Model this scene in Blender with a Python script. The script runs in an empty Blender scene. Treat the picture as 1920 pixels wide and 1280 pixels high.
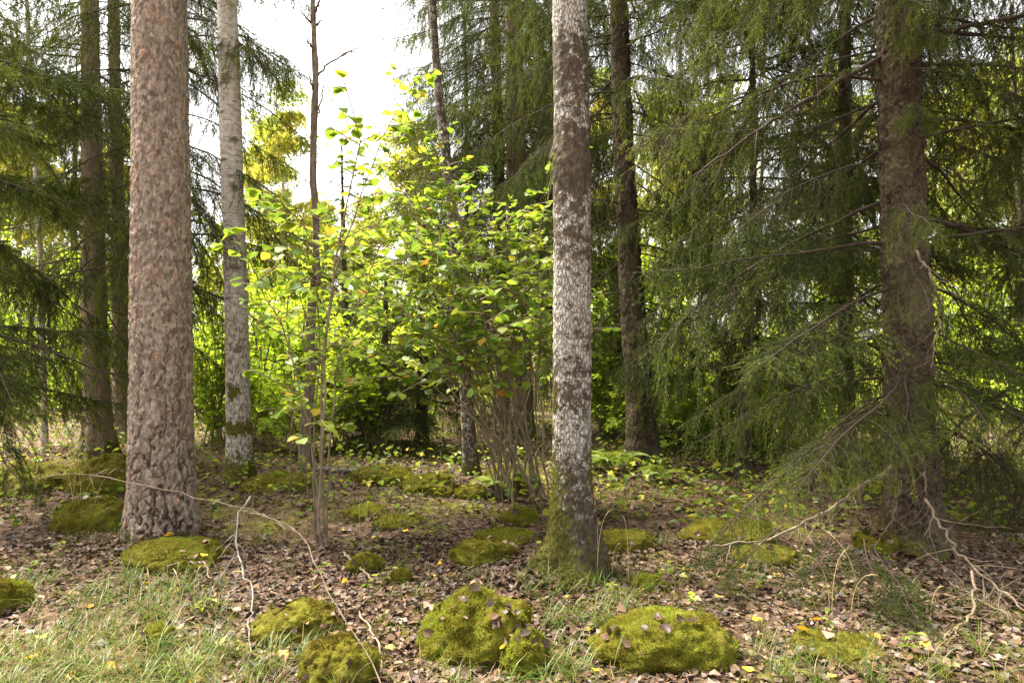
import bpy, math
import numpy as np
from mathutils import Matrix, Vector

# ------------------------------------------------------------------ camera, sky, sun, exposure
SC = bpy.context.scene
COL = SC.collection
R_ = math.radians
CAM_H, FPX = 1.5, 1280.0          # 24 mm lens on a 36 mm frame, 1920 px wide

cam_data = bpy.data.cameras.new("camera")
cam_data.lens = 24.0
cam_data.sensor_width = 36.0
cam_data.clip_start = 0.05
cam_data.clip_end = 2000.0
cam = bpy.data.objects.new("camera", cam_data)
cam.location = (0, 0, CAM_H)
cam.rotation_euler = (R_(90), 0, 0)
COL.objects.link(cam)
SC.camera = cam

SUN_EL, SUN_AZ = 58.0, 300.0      # azimuth: clockwise from +Y; the veiled sun stands high to the left, a little ahead
world = bpy.data.worlds.new("World")
SC.world = world
world.use_nodes = True
wn, wl = world.node_tree.nodes, world.node_tree.links
wn.clear()
w_out = wn.new("ShaderNodeOutputWorld")
w_bg = wn.new("ShaderNodeBackground")
w_sky = wn.new("ShaderNodeTexSky")
w_sky.sky_type = 'NISHITA'
w_sky.sun_disc = False
w_sky.sun_elevation = R_(SUN_EL)
w_sky.sun_rotation = R_(SUN_AZ)
w_sky.air_density = 1.0
w_sky.dust_density = 2.0
w_sky.ozone_density = 1.0
w_hs = wn.new("ShaderNodeHueSaturation")
w_hs.inputs["Saturation"].default_value = 0.18      # thin white cloud
wl.new(w_sky.outputs[0], w_hs.inputs["Color"])
wl.new(w_hs.outputs[0], w_bg.inputs["Color"])
w_bg.inputs["Strength"].default_value = 0.085
wl.new(w_bg.outputs[0], w_out.inputs[0])

sun_data = bpy.data.lights.new("sun", 'SUN')
sun_data.energy = 4.8
sun_data.angle = R_(30)
sun_data.color = (1.0, 0.93, 0.82)
sun = bpy.data.objects.new("sun", sun_data)
az, el = R_(SUN_AZ), R_(SUN_EL)
to_sun = Vector((math.sin(az) * math.cos(el), math.cos(az) * math.cos(el), math.sin(el)))
sun.rotation_euler = (-to_sun).to_track_quat('-Z', 'Y').to_euler()
COL.objects.link(sun)

SC.view_settings.view_transform = 'Standard'
SC.view_settings.look = 'None'
SC.view_settings.gamma = 1.0
SC.view_settings.use_curve_mapping = False
SC.view_settings.exposure = 2.82
SC.view_settings.use_white_balance = True
SC.view_settings.white_balance_temperature = 7000
SC.render.engine = 'CYCLES'
SC.cycles.max_bounces = 10
SC.cycles.diffuse_bounces = 6
SC.cycles.glossy_bounces = 2
SC.cycles.transmission_bounces = 8
SC.cycles.transparent_max_bounces = 4
SC.cycles.use_denoising = True
SC.cycles.denoising_prefilter = 'NONE'
SC.cycles.adaptive_threshold = 0.02
SC.cycles.caustics_reflective = False
SC.cycles.caustics_refractive = False

# ------------------------------------------------------------------ numpy helpers
np.seterr(over='ignore')
def H(i, j, k, seed):
    h = (i.astype(np.int64) * 374761393 + j.astype(np.int64) * 668265263 + k.astype(np.int64) * 2147483647 + seed * 974634777) & 0xFFFFFFFF
    h = ((h ^ (h >> 13)) * 1274126177) & 0xFFFFFFFF
    h = ((h ^ (h >> 15)) * 2246822519) & 0xFFFFFFFF
    return ((h ^ (h >> 16)) & 0xFFFFFF) / float(0xFFFFFF)

def vnoise(p, seed=0):
    p = np.asarray(p, float)
    i = np.floor(p).astype(np.int64)
    f = p - i
    f = f * f * f * (f * (f * 6 - 15) + 10)
    out = 0
    for a in (0, 1):
        for b in (0, 1):
            for c in (0, 1):
                w = (f[..., 0] if a else 1 - f[..., 0]) * (f[..., 1] if b else 1 - f[..., 1]) * (f[..., 2] if c else 1 - f[..., 2])
                out = out + w * H(i[..., 0] + a, i[..., 1] + b, i[..., 2] + c, seed)
    return out * 2 - 1

def fbm(p, seed=0, oct=4, gain=0.5):
    out, amp = 0, 1.0
    p = np.asarray(p, float)
    for o in range(oct):
        out = out + amp * vnoise(p, seed + o * 17)
        p = p * 2.03 + 3.7
        amp *= gain
    return out

def voro(p, seed=0):
    i = np.floor(p).astype(np.int64)
    f1 = np.full(p.shape[:-1], 9.0); f2 = f1.copy(); cid = np.zeros(p.shape[:-1])
    for a in (-1, 0, 1):
        for b in (-1, 0, 1):
            for c in (-1, 0, 1):
                x, y, z = i[..., 0] + a, i[..., 1] + b, i[..., 2] + c
                q = np.stack([x + H(x, y, z, seed), y + H(x, y, z, seed + 1), z + H(x, y, z, seed + 2)], -1)
                d = np.sqrt(((q - p) ** 2).sum(-1))
                m = d < f1
                f2 = np.where(m, f1, np.minimum(f2, d))
                cid = np.where(m, H(x, y, z, seed + 5), cid)
                f1 = np.where(m, d, f1)
    return f1, f2, cid

def sstep(a, b, x):
    t = np.clip((x - a) / (b - a), 0, 1)
    return t * t * (3 - 2 * t)

def unit(v):
    return v / np.maximum(np.linalg.norm(v, axis=-1, keepdims=True), 1e-9)

def P(u, v, d):
    """photo pixel (1920 x 1280) at distance d in front of the camera -> world point"""
    return np.array([(u - 960) / FPX * d, d, CAM_H - (v - 640) / FPX * d])

def gz(x, y):
    x = np.asarray(x, float); y = np.asarray(y, float)
    p = np.stack([x, y, np.zeros_like(x)], -1)
    near = sstep(1.0, 3.0, np.hypot(x, y))
    return near * (0.07 * vnoise(p * 0.45, 3) + 0.045 * vnoise(p * 1.3, 4) + 0.02 * vnoise(p * 3.1, 5)) - 0.02

def G(u, v):
    """photo pixel of a spot on the ground -> world point"""
    d = CAM_H * FPX / (v - 640.0)
    x = (u - 960) / FPX * d
    return np.array([x, d, float(gz(x, d))])

def mesh(name, V, F, mats=(), smooth=False, attrs=None, midx=None):
    me = bpy.data.meshes.new(name)
    V = np.ascontiguousarray(V, np.float32).reshape(-1, 3)
    F = [np.asarray(f, np.int32) for f in (F if isinstance(F, list) else [F]) if len(f)]
    loops = np.concatenate([f.ravel() for f in F])
    tot = np.concatenate([np.full(len(f), f.shape[1], np.int32) for f in F])
    start = np.concatenate([[0], np.cumsum(tot)[:-1]]).astype(np.int32)
    me.vertices.add(len(V)); me.vertices.foreach_set("co", V.ravel())
    me.loops.add(len(loops)); me.loops.foreach_set("vertex_index", loops)
    me.polygons.add(len(tot)); me.polygons.foreach_set("loop_start", start)
    try:
        me.polygons.foreach_set("loop_total", tot)
    except Exception:
        pass
    me.polygons.foreach_set("use_smooth", np.full(len(tot), smooth, bool))
    for m in mats:
        me.materials.append(m)
    if midx is not None:
        me.polygons.foreach_set("material_index", np.asarray(midx, np.int32))
    for k, a in (attrs or {}).items():
        at = me.attributes.new(k, 'FLOAT', 'POINT')
        at.data.foreach_set("value", np.ascontiguousarray(a, np.float32).ravel())
    me.update(calc_edges=True)
    return me

def part(name, me, parent=None, mat=None, label=None, kind=None):
    o = bpy.data.objects.new(name, me)
    COL.objects.link(o)
    if parent is not None:
        o.parent = parent
    if mat is not None:
        o.matrix_basis = mat
    if label:
        o["label"] = label
    if kind:
        o["kind"] = kind
    return o

def tag(o, label, cat, group=None):
    o["label"] = label; o["category"] = cat
    if group:
        o["group"] = group
    return o

def thing(name, label, cat, loc=(0, 0, 0), group=None):
    o = bpy.data.objects.new(name, None)
    o.empty_display_size = 0.1
    o.location = [float(a) for a in loc]
    COL.objects.link(o)
    return tag(o, label, cat, group)

def tubes(Pt, Rd, S=5, cap=False):
    """Pt (N,K,3), Rd (N,K) -> verts, quads"""
    Pt = np.asarray(Pt, float); Rd = np.asarray(Rd, float)
    N, K = Pt.shape[:2]
    T = unit(np.gradient(Pt, axis=1))
    ref = np.array([0.313, 0.921, 0.17]); ref /= np.linalg.norm(ref)
    A = unit(np.cross(T, ref)); B = np.cross(T, A)
    th = np.arange(S) * 2 * np.pi / S
    V = Pt[:, :, None, :] + Rd[:, :, None, None] * (A[:, :, None, :] * np.cos(th)[None, None, :, None] + B[:, :, None, :] * np.sin(th)[None, None, :, None])
    idx = np.arange(N * K * S).reshape(N, K, S)
    a = idx[:, :-1, :]; b = np.roll(idx, -1, 2)[:, :-1, :]; c = np.roll(idx, -1, 2)[:, 1:, :]; d = idx[:, 1:, :]
    return V.reshape(-1, 3), np.stack([a, b, c, d], -1).reshape(-1, 4)

def join(parts):
    Vs, Fs, o = [], [], 0
    for v, f in parts:
        Vs.append(v); Fs.append(f + o); o += len(v)
    return np.concatenate(Vs), Fs

def resample(pts, n):
    pts = np.asarray(pts, float)
    s = np.concatenate([[0], np.cumsum(np.linalg.norm(np.diff(pts, axis=0), axis=1))])
    t = np.linspace(0, s[-1], n)
    q = np.stack([np.interp(t, s, pts[:, i]) for i in range(3)], -1)
    for _ in range(max(1, n // 10)):
        q[1:-1] = 0.25 * q[:-2] + 0.5 * q[1:-1] + 0.25 * q[2:]
    return q

def frames(f, up):
    x = unit(f); y = unit(np.cross(up, x)); z = np.cross(x, y)
    return np.stack([x, y, z], -1)

def stamp(TV, TF, pos, R, s):
    """one template (v,3) set down N times"""
    N, v = len(pos), len(TV)
    V = np.einsum('nij,vj->nvi', R, TV) * np.asarray(s)[:, None, None] + pos[:, None, :]
    F = [(f[None] + (np.arange(N) * v)[:, None, None]).reshape(-1, f.shape[1]) for f in TF]
    return V.reshape(-1, 3), F

# ------------------------------------------------------------------ materials
class NT:
    def __init__(s, name):
        s.m = bpy.data.materials.new(name); s.m.use_nodes = True
        s.t = s.m.node_tree; s.t.nodes.clear()
        s.out = s.n("ShaderNodeOutputMaterial")
    def n(s, ty, **kw):
        x = s.t.nodes.new(ty)
        for k, v in kw.items():
            setattr(x, k, v)
        return x
    def set(s, sock, v):
        if isinstance(v, bpy.types.NodeSocket):
            s.t.links.new(v, sock)
        elif v is not None:
            if hasattr(sock.default_value, "__len__") and not hasattr(v, "__len__"):
                v = (v,) * len(sock.default_value)
            elif hasattr(v, "__len__") and len(v) == 3 and len(sock.default_value) == 4:
                v = (*v, 1)
            sock.default_value = v
    def coords(s, scale=(1, 1, 1), which="Object"):
        c = s.n("ShaderNodeTexCoord"); mp = s.n("ShaderNodeMapping")
        s.t.links.new(c.outputs[which], mp.inputs[0]); mp.inputs["Scale"].default_value = scale
        return mp.outputs[0]
    def noise(s, co, scale, detail=4, rough=0.55, dist=0):
        x = s.n("ShaderNodeTexNoise"); s.set(x.inputs["Vector"], co); s.set(x.inputs["Scale"], scale)
        s.set(x.inputs["Detail"], detail); s.set(x.inputs["Roughness"], rough); s.set(x.inputs["Distortion"], dist)
        return x.outputs["Fac"]
    def voro(s, co, scale, feat='F1', out="Distance"):
        x = s.n("ShaderNodeTexVoronoi", feature=feat); s.set(x.inputs["Vector"], co); s.set(x.inputs["Scale"], scale)
        return x.outputs[out]
    def ramp(s, fac, stops, interp='LINEAR'):
        x = s.n("ShaderNodeValToRGB"); s.set(x.inputs[0], fac); x.color_ramp.interpolation = interp
        e = x.color_ramp.elements
        while len(e) < len(stops):
            e.new(0.5)
        for q, (p, c) in zip(e, stops):
            q.position = p
            q.color = (*c, 1) if hasattr(c, "__len__") else (c, c, c, 1)
        return x.outputs[0]
    def mix(s, fac, a, b, mode='MIX'):
        x = s.n("ShaderNodeMix", data_type='RGBA', blend_type=mode)
        s.set(x.inputs[0], fac); s.set(x.inputs[6], a); s.set(x.inputs[7], b)
        return x.outputs[2]
    def math(s, op, a, b=None):
        x = s.n("ShaderNodeMath", operation=op); s.set(x.inputs[0], a)
        if b is not None:
            s.set(x.inputs[1], b)
        return x.outputs[0]
    def attr(s, name):
        return s.n("ShaderNodeAttribute", attribute_name=name).outputs["Fac"]
    def objrand(s):
        return s.n("ShaderNodeObjectInfo").outputs["Random"]
    def bump(s, h, strength=0.5, dist=0.01):
        x = s.n("ShaderNodeBump"); s.set(x.inputs["Height"], h); x.inputs["Strength"].default_value = strength; x.inputs["Distance"].default_value = dist
        return x.outputs[0]
    def principled(s, col, rough=0.85, normal=None, spec=0.25):
        x = s.n("ShaderNodeBsdfPrincipled"); s.set(x.inputs["Base Color"], col); s.set(x.inputs["Roughness"], rough)
        x.inputs["Specular IOR Level"].default_value = spec
        if normal is not None:
            s.t.links.new(normal, x.inputs["Normal"])
        s.t.links.new(x.outputs[0], s.out.inputs[0])
        return s.m
    def leaf(s, col, tcol, trans=0.4, gloss=0.05, rough=0.45):
        d = s.n("ShaderNodeBsdfDiffuse"); s.set(d.inputs[0], col)
        t = s.n("ShaderNodeBsdfTranslucent"); s.set(t.inputs[0], tcol)
        m = s.n("ShaderNodeMixShader"); m.inputs[0].default_value = trans
        s.t.links.new(d.outputs[0], m.inputs[1]); s.t.links.new(t.outputs[0], m.inputs[2])
        last = m
        if gloss:
            g = s.n("ShaderNodeBsdfGlossy"); g.inputs["Roughness"].default_value = rough; s.set(g.inputs[0], (0.9, 0.95, 1.0))
            q = s.n("ShaderNodeMixShader"); q.inputs[0].default_value = gloss
            s.t.links.new(m.outputs[0], q.inputs[1]); s.t.links.new(g.outputs[0], q.inputs[2])
            last = q
        s.t.links.new(last.outputs[0], s.out.inputs[0])
        return s.m

MOSS_STOPS = [(0.25, (0.06, 0.048, 0.010)), (0.5, (0.11, 0.112, 0.016)), (0.75, (0.17, 0.195, 0.024))]

def leaf_material(name, stops, src, trans=0.42, gloss=0.05, tgain=(1.2, 1.15, 0.9), detail=False):
    t = NT(name)
    r = t.objrand() if src == "obj" else t.attr("rnd")
    c = t.ramp(r, stops)
    if detail:      # blotches, pale midrib and side veins
        co = t.coords((1, 1, 1))
        c = t.mix(1.0, c, t.ramp(t.noise(co, 3.5, 5, 0.65), [(0.3, (0.72, 0.74, 0.7)), (0.7, (1.22, 1.16, 1.1))]), 'MULTIPLY')
        sx = t.n("ShaderNodeSeparateXYZ"); t.set(sx.inputs[0], co)
        ay = t.math('ABSOLUTE', sx.outputs[1])
        rib = t.ramp(ay, [(0.015, 1.0), (0.05, 0.0)])
        sv = t.math('PINGPONG', t.math('SUBTRACT', sx.outputs[0], t.math('MULTIPLY', ay, 0.8)), 0.07)
        rib = t.math('MAXIMUM', rib, t.ramp(sv, [(0.006, 0.6), (0.02, 0.0)]))
        c = t.mix(t.math('MULTIPLY', rib, 0.45), c, (0.36, 0.42, 0.12))
        c = t.mix(t.ramp(t.noise(t.coords((1, 1, 1), "Object"), 9, 3), [(0.70, 0.0), (0.74, 0.8)]), c, (0.17, 0.09, 0.03))
    tc = t.mix(1.0, c, (*tgain, 1), 'MULTIPLY')
    return t.leaf(c, tc, trans, gloss)

HZ = [(0.0, (0.10, 0.19, 0.024)), (0.35, (0.165, 0.27, 0.028)), (0.7, (0.24, 0.33, 0.034)), (0.955, (0.32, 0.37, 0.045)), (0.985, (0.50, 0.36, 0.03)), (1.0, (0.45, 0.22, 0.05))]
M_hazel_o = leaf_material("hazel_leaf_object", HZ, "obj", 0.52, 0.025, detail=True)
M_hazel_a = leaf_material("hazel_leaf", HZ, "attr", 0.52, 0.025)
M_bush = leaf_material("understorey_leaf", [(0.0, (0.15, 0.26, 0.03)), (0.45, (0.24, 0.36, 0.035)), (0.85, (0.34, 0.43, 0.045)), (1.0, (0.42, 0.36, 0.04))], "attr", 0.56, 0.015, (1.7, 1.6, 0.8))
M_birchleaf = leaf_material("birch_leaf", [(0.0, (0.17, 0.25, 0.04)), (0.4, (0.29, 0.35, 0.055)), (0.8, (0.43, 0.42, 0.06)), (1.0, (0.50, 0.42, 0.06))], "attr", 0.5, 0.03)
M_cover = leaf_material("ground_cover_leaf", [(0.0, (0.07, 0.13, 0.02)), (0.5, (0.14, 0.2, 0.02)), (0.9, (0.26, 0.28, 0.03)), (1.0, (0.4, 0.33, 0.04))], "attr", 0.4, 0.015)
M_yellow = leaf_material("yellow_leaf", [(0.0, (0.62, 0.36, 0.03)), (0.5, (0.68, 0.48, 0.05)), (0.8, (0.58, 0.5, 0.10)), (1.0, (0.36, 0.40, 0.10))], "obj", 0.25, 0.04)
BROWN = [(0.0, (0.026, 0.017, 0.012)), (0.22, (0.068, 0.042, 0.028)), (0.42, (0.135, 0.083, 0.053)), (0.56, (0.105, 0.09, 0.085)), (0.72, (0.20, 0.13, 0.085)), (0.9, (0.285, 0.205, 0.14)), (1.0, (0.35, 0.31, 0.27))]
M_brown_a = leaf_material("litter_leaf", BROWN, "attr", 0.06, 0.015, (1, 1, 1))
M_brown_o = leaf_material("litter_leaf_object", [(p ** 0.55 if p < 1 else 1.0, c) for p, c in BROWN], "obj", 0.06, 0.015, (1, 1, 1))
M_grass = leaf_material("grass_blade", [(0.0, (0.035, 0.075, 0.009)), (0.5, (0.08, 0.125, 0.013)), (0.72, (0.10, 0.095, 0.018)), (1.0, (0.17, 0.112, 0.04))], "attr", 0.3, 0.02)
M_straw = leaf_material("dry_grass", [(0.0, (0.42, 0.32, 0.14)), (1.0, (0.52, 0.42, 0.22))], "attr", 0.25, 0.03, (1, 1, 1))
M_fern = leaf_material("fern_leaf", [(0.0, (0.10, 0.17, 0.02)), (1.0, (0.22, 0.26, 0.03))], "attr", 0.4, 0.03)

def needle_material(name, a, b, c):
    t = NT(name)
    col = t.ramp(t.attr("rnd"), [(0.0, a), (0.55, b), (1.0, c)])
    o = t.ramp(t.objrand(), [(0.0, (0.75, 0.78, 0.85)), (1.0, (1.3, 1.22, 1.0))])
    col = t.mix(1.0, col, o, 'MULTIPLY')
    tc = t.mix(1.0, col, (1.3, 1.25, 0.7, 1), 'MULTIPLY')
    return t.leaf(col, tc, 0.22, 0.012, 0.4)
M_needle = needle_material("spruce_needle", (0.022, 0.038, 0.009), (0.060, 0.090, 0.014), (0.17, 0.21, 0.026))
M_needle_far = needle_material("spruce_needle_far", (0.05, 0.08, 0.018), (0.085, 0.13, 0.02), (0.16, 0.2, 0.03))

def twig_material(name, a, b):
    t = NT(name)
    co = t.coords((1, 1, 1))
    return t.principled(t.ramp(t.noise(co, 14, 4), [(0.3, a), (0.7, b)]), 0.9)
M_twig = twig_material("spruce_twig", (0.022, 0.016, 0.012), (0.06, 0.043, 0.03))
M_hstem = twig_material("hazel_stem", (0.10, 0.075, 0.05), (0.24, 0.19, 0.13))
M_dead = twig_material("dead_branch", (0.10, 0.075, 0.052), (0.27, 0.21, 0.15))
M_lichen_br = twig_material("lichen_branch", (0.06, 0.048, 0.038), (0.27, 0.25, 0.22))

def bark(name, build):
    t = NT(name)
    col, h, st, ds = build(t)
    mo = t.coords((1, 1, 1))
    mcol = t.ramp(t.noise(mo, 38, 5), [(p, (c[0] * .62, c[1] * .6, c[2])) for p, c in MOSS_STOPS])
    mm = t.math('ADD', t.attr("moss"), t.math('MULTIPLY', t.math('SUBTRACT', t.noise(mo, 20, 7, 0.75), 0.5), 2.6))
    mk = t.ramp(mm, [(0.42, 0.0), (0.62, 1.0)])
    col = t.mix(mk, col, mcol)
    return t.principled(col, 0.92, t.bump(h, st, ds), 0.15)

def b_pine(t):
    co = t.coords((1, 1, 0.55)); c1 = t.coords((1, 1, 1))
    base = t.ramp(t.noise(co, 44, 8, 0.75), [(0.28, (0.085, 0.064, 0.052)), (0.45, (0.18, 0.138, 0.112)), (0.60, (0.26, 0.21, 0.177)), (0.76, (0.36, 0.315, 0.28))])
    red = t.ramp(t.noise(co, 9, 6, 0.75), [(0.58, 0.0), (0.72, 0.55)])
    base = t.mix(red, base, t.ramp(t.noise(c1, 60, 3), [(0.35, (0.26, 0.095, 0.045)), (0.65, (0.44, 0.20, 0.11))]))
    fl = t.n("ShaderNodeSeparateColor"); t.set(fl.inputs[0], t.voro(co, 46, 'F1', "Color"))
    base = t.mix(0.5, base, fl.outputs[0], 'SOFT_LIGHT')
    base = t.mix(1.0, base, t.ramp(t.attr("fis"), [(0.0, (0.22, 0.17, 0.15)), (0.6, (1, 1, 1))]), 'MULTIPLY')
    h = t.math('ADD', t.noise(co, 55, 6, 0.7), t.math('MULTIPLY', t.voro(co, 42), 0.8))
    return base, h, 0.9, 0.012

def b_aspen(t):
    co = t.coords((1, 1, 0.45)); c1 = t.coords((1, 1, 1))
    dark = t.ramp(t.noise(co, 34, 7, 0.7), [(0.3, (0.03, 0.022, 0.018)), (0.55, (0.075, 0.060, 0.044)), (0.75, (0.17, 0.145, 0.115))])
    wh = t.ramp(t.noise(c1, 70, 5, 0.7), [(0.3, (0.24, 0.225, 0.205)), (0.7, (0.50, 0.48, 0.455))])
    li = t.math('ADD', t.attr("lich"), t.math('MULTIPLY', t.math('SUBTRACT', t.noise(c1, 17, 8, 0.75), 0.5), 3.4))
    k = t.ramp(li, [(0.46, 0.0), (0.60, 1.0)])
    cw = t.n("ShaderNodeVectorMath", operation='ADD'); t.set(cw.inputs[0], t.coords((1, 1, 0.38)))
    nz = t.n("ShaderNodeTexNoise"); t.set(nz.inputs["Vector"], c1); nz.inputs["Scale"].default_value = 45
    nm = t.n("ShaderNodeVectorMath", operation='SCALE'); t.set(nm.inputs[0], nz.outputs["Color"]); nm.inputs["Scale"].default_value = 0.022
    t.set(cw.inputs[1], nm.outputs[0])
    crack = t.ramp(t.voro(cw.outputs[0], 52, 'DISTANCE_TO_EDGE'), [(0.02, 0.0), (0.22, 1.0)])
    k = t.math('MULTIPLY', k, t.math('ADD', t.math('MULTIPLY', crack, 0.85), 0.15))
    return t.mix(t.math('MULTIPLY', k, t.ramp(t.attr("scar"), [(0.3, 1.0), (0.8, 0.15)])), dark, wh), t.math('ADD', t.noise(co, 60, 6, 0.7), t.math('MULTIPLY', crack, 0.5)), 0.75, 0.008

def b_birch(t):
    co = t.coords((1, 1, 1)); cs = t.coords((1, 1, 4.0))
    wh = t.ramp(t.noise(co, 18, 7, 0.7), [(0.3, (0.29, 0.255, 0.225)), (0.7, (0.57, 0.535, 0.495))])
    dk = t.ramp(t.noise(cs, 11, 6, 0.8), [(0.50, 0.0), (0.60, 1.0)])
    fine = t.ramp(t.noise(t.coords((1, 1, 0.35)), 55, 5, 0.7), [(0.46, 0.0), (0.60, 0.85)])
    lo = t.attr("lich")
    sc_ = t.ramp(t.math('ADD', t.attr("scar"), t.math('MULTIPLY', t.math('SUBTRACT', t.noise(cs, 16, 7, 0.8), 0.5), 4.5)), [(0.45, 0.0), (0.95, 0.9)])
    k = t.math('MAXIMUM', t.math('MAXIMUM', t.math('MULTIPLY', dk, 0.8), sc_), t.math('MULTIPLY', fine, lo))
    return t.mix(k, wh, (0.075, 0.055, 0.045)), t.noise(co, 50, 6, 0.7), 0.5, 0.006

def b_spruce(t):
    co = t.coords((1, 1, 0.7))
    base = t.ramp(t.noise(co, 40, 7, 0.75), [(0.3, (0.016, 0.012, 0.008)), (0.5, (0.05, 0.037, 0.026)), (0.72, (0.12, 0.096, 0.07))])
    fl = t.n("ShaderNodeSeparateColor"); t.set(fl.inputs[0], t.voro(co, 52, 'F1', "Color"))
    base = t.mix(0.45, base, fl.outputs[0], 'SOFT_LIGHT')
    gr = t.ramp(t.noise(co, 4, 5, 0.65), [(0.45, 0.0), (0.7, 0.4)])
    base = t.mix(gr, base, (0.17, 0.16, 0.09))
    return base, t.math('ADD', t.noise(co, 60, 6, 0.7), t.voro(co, 50)), 0.8, 0.01

M_pine, M_aspen, M_birch, M_spruce = bark("pine_bark", b_pine), bark("aspen_bark", b_aspen), bark("birch_bark", b_birch), bark("spruce_bark", b_spruce)

def b_snag(t):
    co = t.coords((1, 1, 0.25))
    base = t.ramp(t.noise(co, 30, 6, 0.7), [(0.3, (0.075, 0.052, 0.04)), (0.5, (0.19, 0.142, 0.112)), (0.72, (0.33, 0.285, 0.25))])
    return base, t.noise(co, 60, 6, 0.7), 0.8, 0.01
def b_spruce_sunlit(t):
    base, h, st, ds = b_spruce(t)
    return t.mix(0.42, base, (0.34, 0.26, 0.19)), h, st, ds  # same bark with a lighter colour, so these stems look sunlit
M_spruce_sunlit = bark("sunlit_spruce_bark", b_spruce_sunlit)
M_snag = bark("dead_pine_bark", b_snag)

def moss_material():
    t = NT("moss")
    co = t.coords((1, 1, 1), "Object")
    c = t.ramp(t.noise(co, 26, 6, 0.7), MOSS_STOPS)
    o = t.ramp(t.noise(co, 5, 3), [(0.35, (0.75, 0.6, 0.45)), (0.65, (1.2, 1.2, 1.0))])
    c = t.mix(t.ramp(t.noise(co, 7, 6, 0.7), [(0.56, 0.0), (0.66, 0.85)]), c, t.ramp(t.noise(co, 30, 4), [(0.3, (0.05, 0.032, 0.02)), (0.7, (0.15, 0.10, 0.065))]))
    return t.principled(t.mix(1.0, c, o, 'MULTIPLY'), 0.95, t.bump(t.noise(co, 90, 6, 0.7), 1.0, 0.02), 0.1)
M_moss = moss_material()
M_mossfib = leaf_material("moss_fibre", [(0.0, (0.085, 0.055, 0.018)), (0.3, (0.125, 0.115, 0.018)), (0.6, (0.165, 0.20, 0.024)), (1.0, (0.28, 0.33, 0.05))], "attr", 0.3, 0.0)

M_mossdark = leaf_material("stem_moss_fibre", [(0.0, (0.06, 0.04, 0.012)), (0.4, (0.10, 0.088, 0.014)), (0.75, (0.155, 0.15, 0.02)), (1.0, (0.22, 0.22, 0.035))], "attr", 0.25, 0.0)

def ground_material():
    t = NT("forest_floor")
    co = t.coords((1, 1, 1), "Object")
    soil = t.ramp(t.noise(co, 9, 9, 0.75), [(0.3, (0.035, 0.024, 0.018)), (0.5, (0.10, 0.065, 0.045)), (0.68, (0.19, 0.135, 0.095)), (0.8, (0.30, 0.24, 0.19))])
    lf = t.n("ShaderNodeSeparateColor"); t.set(lf.inputs[0], t.voro(co, 26, 'F1', "Color"))
    soil = t.mix(0.5, soil, lf.outputs[0], 'SOFT_LIGHT')
    gr = t.ramp(t.noise(co, 1.1, 6, 0.7), [(0.53, 0.0), (0.62, 0.8)])
    far = t.ramp(t.noise(co, 16, 5), [(0.3, (0.09, 0.10, 0.015)), (0.7, (0.24, 0.25, 0.04))])
    col = t.mix(gr, soil, far)
    return t.principled(col, 0.95, t.bump(t.noise(co, 30, 8, 0.7), 1.0, 0.03), 0.1)
M_ground = ground_material()

# ------------------------------------------------------------------ ground
def build_ground():
    rr = np.concatenate([np.linspace(0.0, 1.5, 6), np.linspace(1.7, 13, 150), np.geomspace(13.4, 900, 40)])
    a = np.linspace(0, 2 * np.pi, 289)[:-1]
    X = rr[:, None] * np.sin(a); Y = rr[:, None] * np.cos(a)
    Z = gz(X, Y) * np.clip(40 / np.maximum(rr, 40), 0, 1)[:, None]
    n = len(a)
    idx = np.arange(len(rr) * n).reshape(len(rr), n)
    q = np.stack([idx[:-1], idx[1:], np.roll(idx, -1, 1)[1:], np.roll(idx, -1, 1)[:-1]], -1)[1:].reshape(-1, 4)
    tri = np.stack([np.full(n, 0), idx[1], np.roll(idx[1], -1)], -1)
    o = part("ground", mesh("ground", np.stack([X, Y, Z], -1), [q[:, ::-1], tri[:, ::-1]], [M_ground], True))
    o["kind"] = "structure"
    o["label"] = "forest floor of brown leaf litter and moss"
    return o
ground = build_ground()

# ------------------------------------------------------------------ moss fibres
def fibres(pts, nrm, n_len, seed, w=0.0022):
    r = np.random.default_rng(seed)
    N = len(pts)
    D = unit(nrm + r.normal(0, 0.45, (N, 3)) + np.array([0, 0, 0.25]))
    L = n_len * r.uniform(0.5, 1.3, N)
    W = unit(np.cross(D, r.normal(size=(N, 3)))) * (w * r.uniform(0.7, 1.4, N))[:, None]
    base = pts - nrm * 0.004
    V = np.stack([base - W, base + W, base + D * L[:, None]], 1).reshape(-1, 3)
    rnd = np.clip(0.48 + 0.42 * fbm(pts * 4.5, seed, 4) + r.normal(0, 0.13, N), 0, 1)
    return V, np.arange(3 * N).reshape(-1, 3), np.repeat(rnd, 3)

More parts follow.
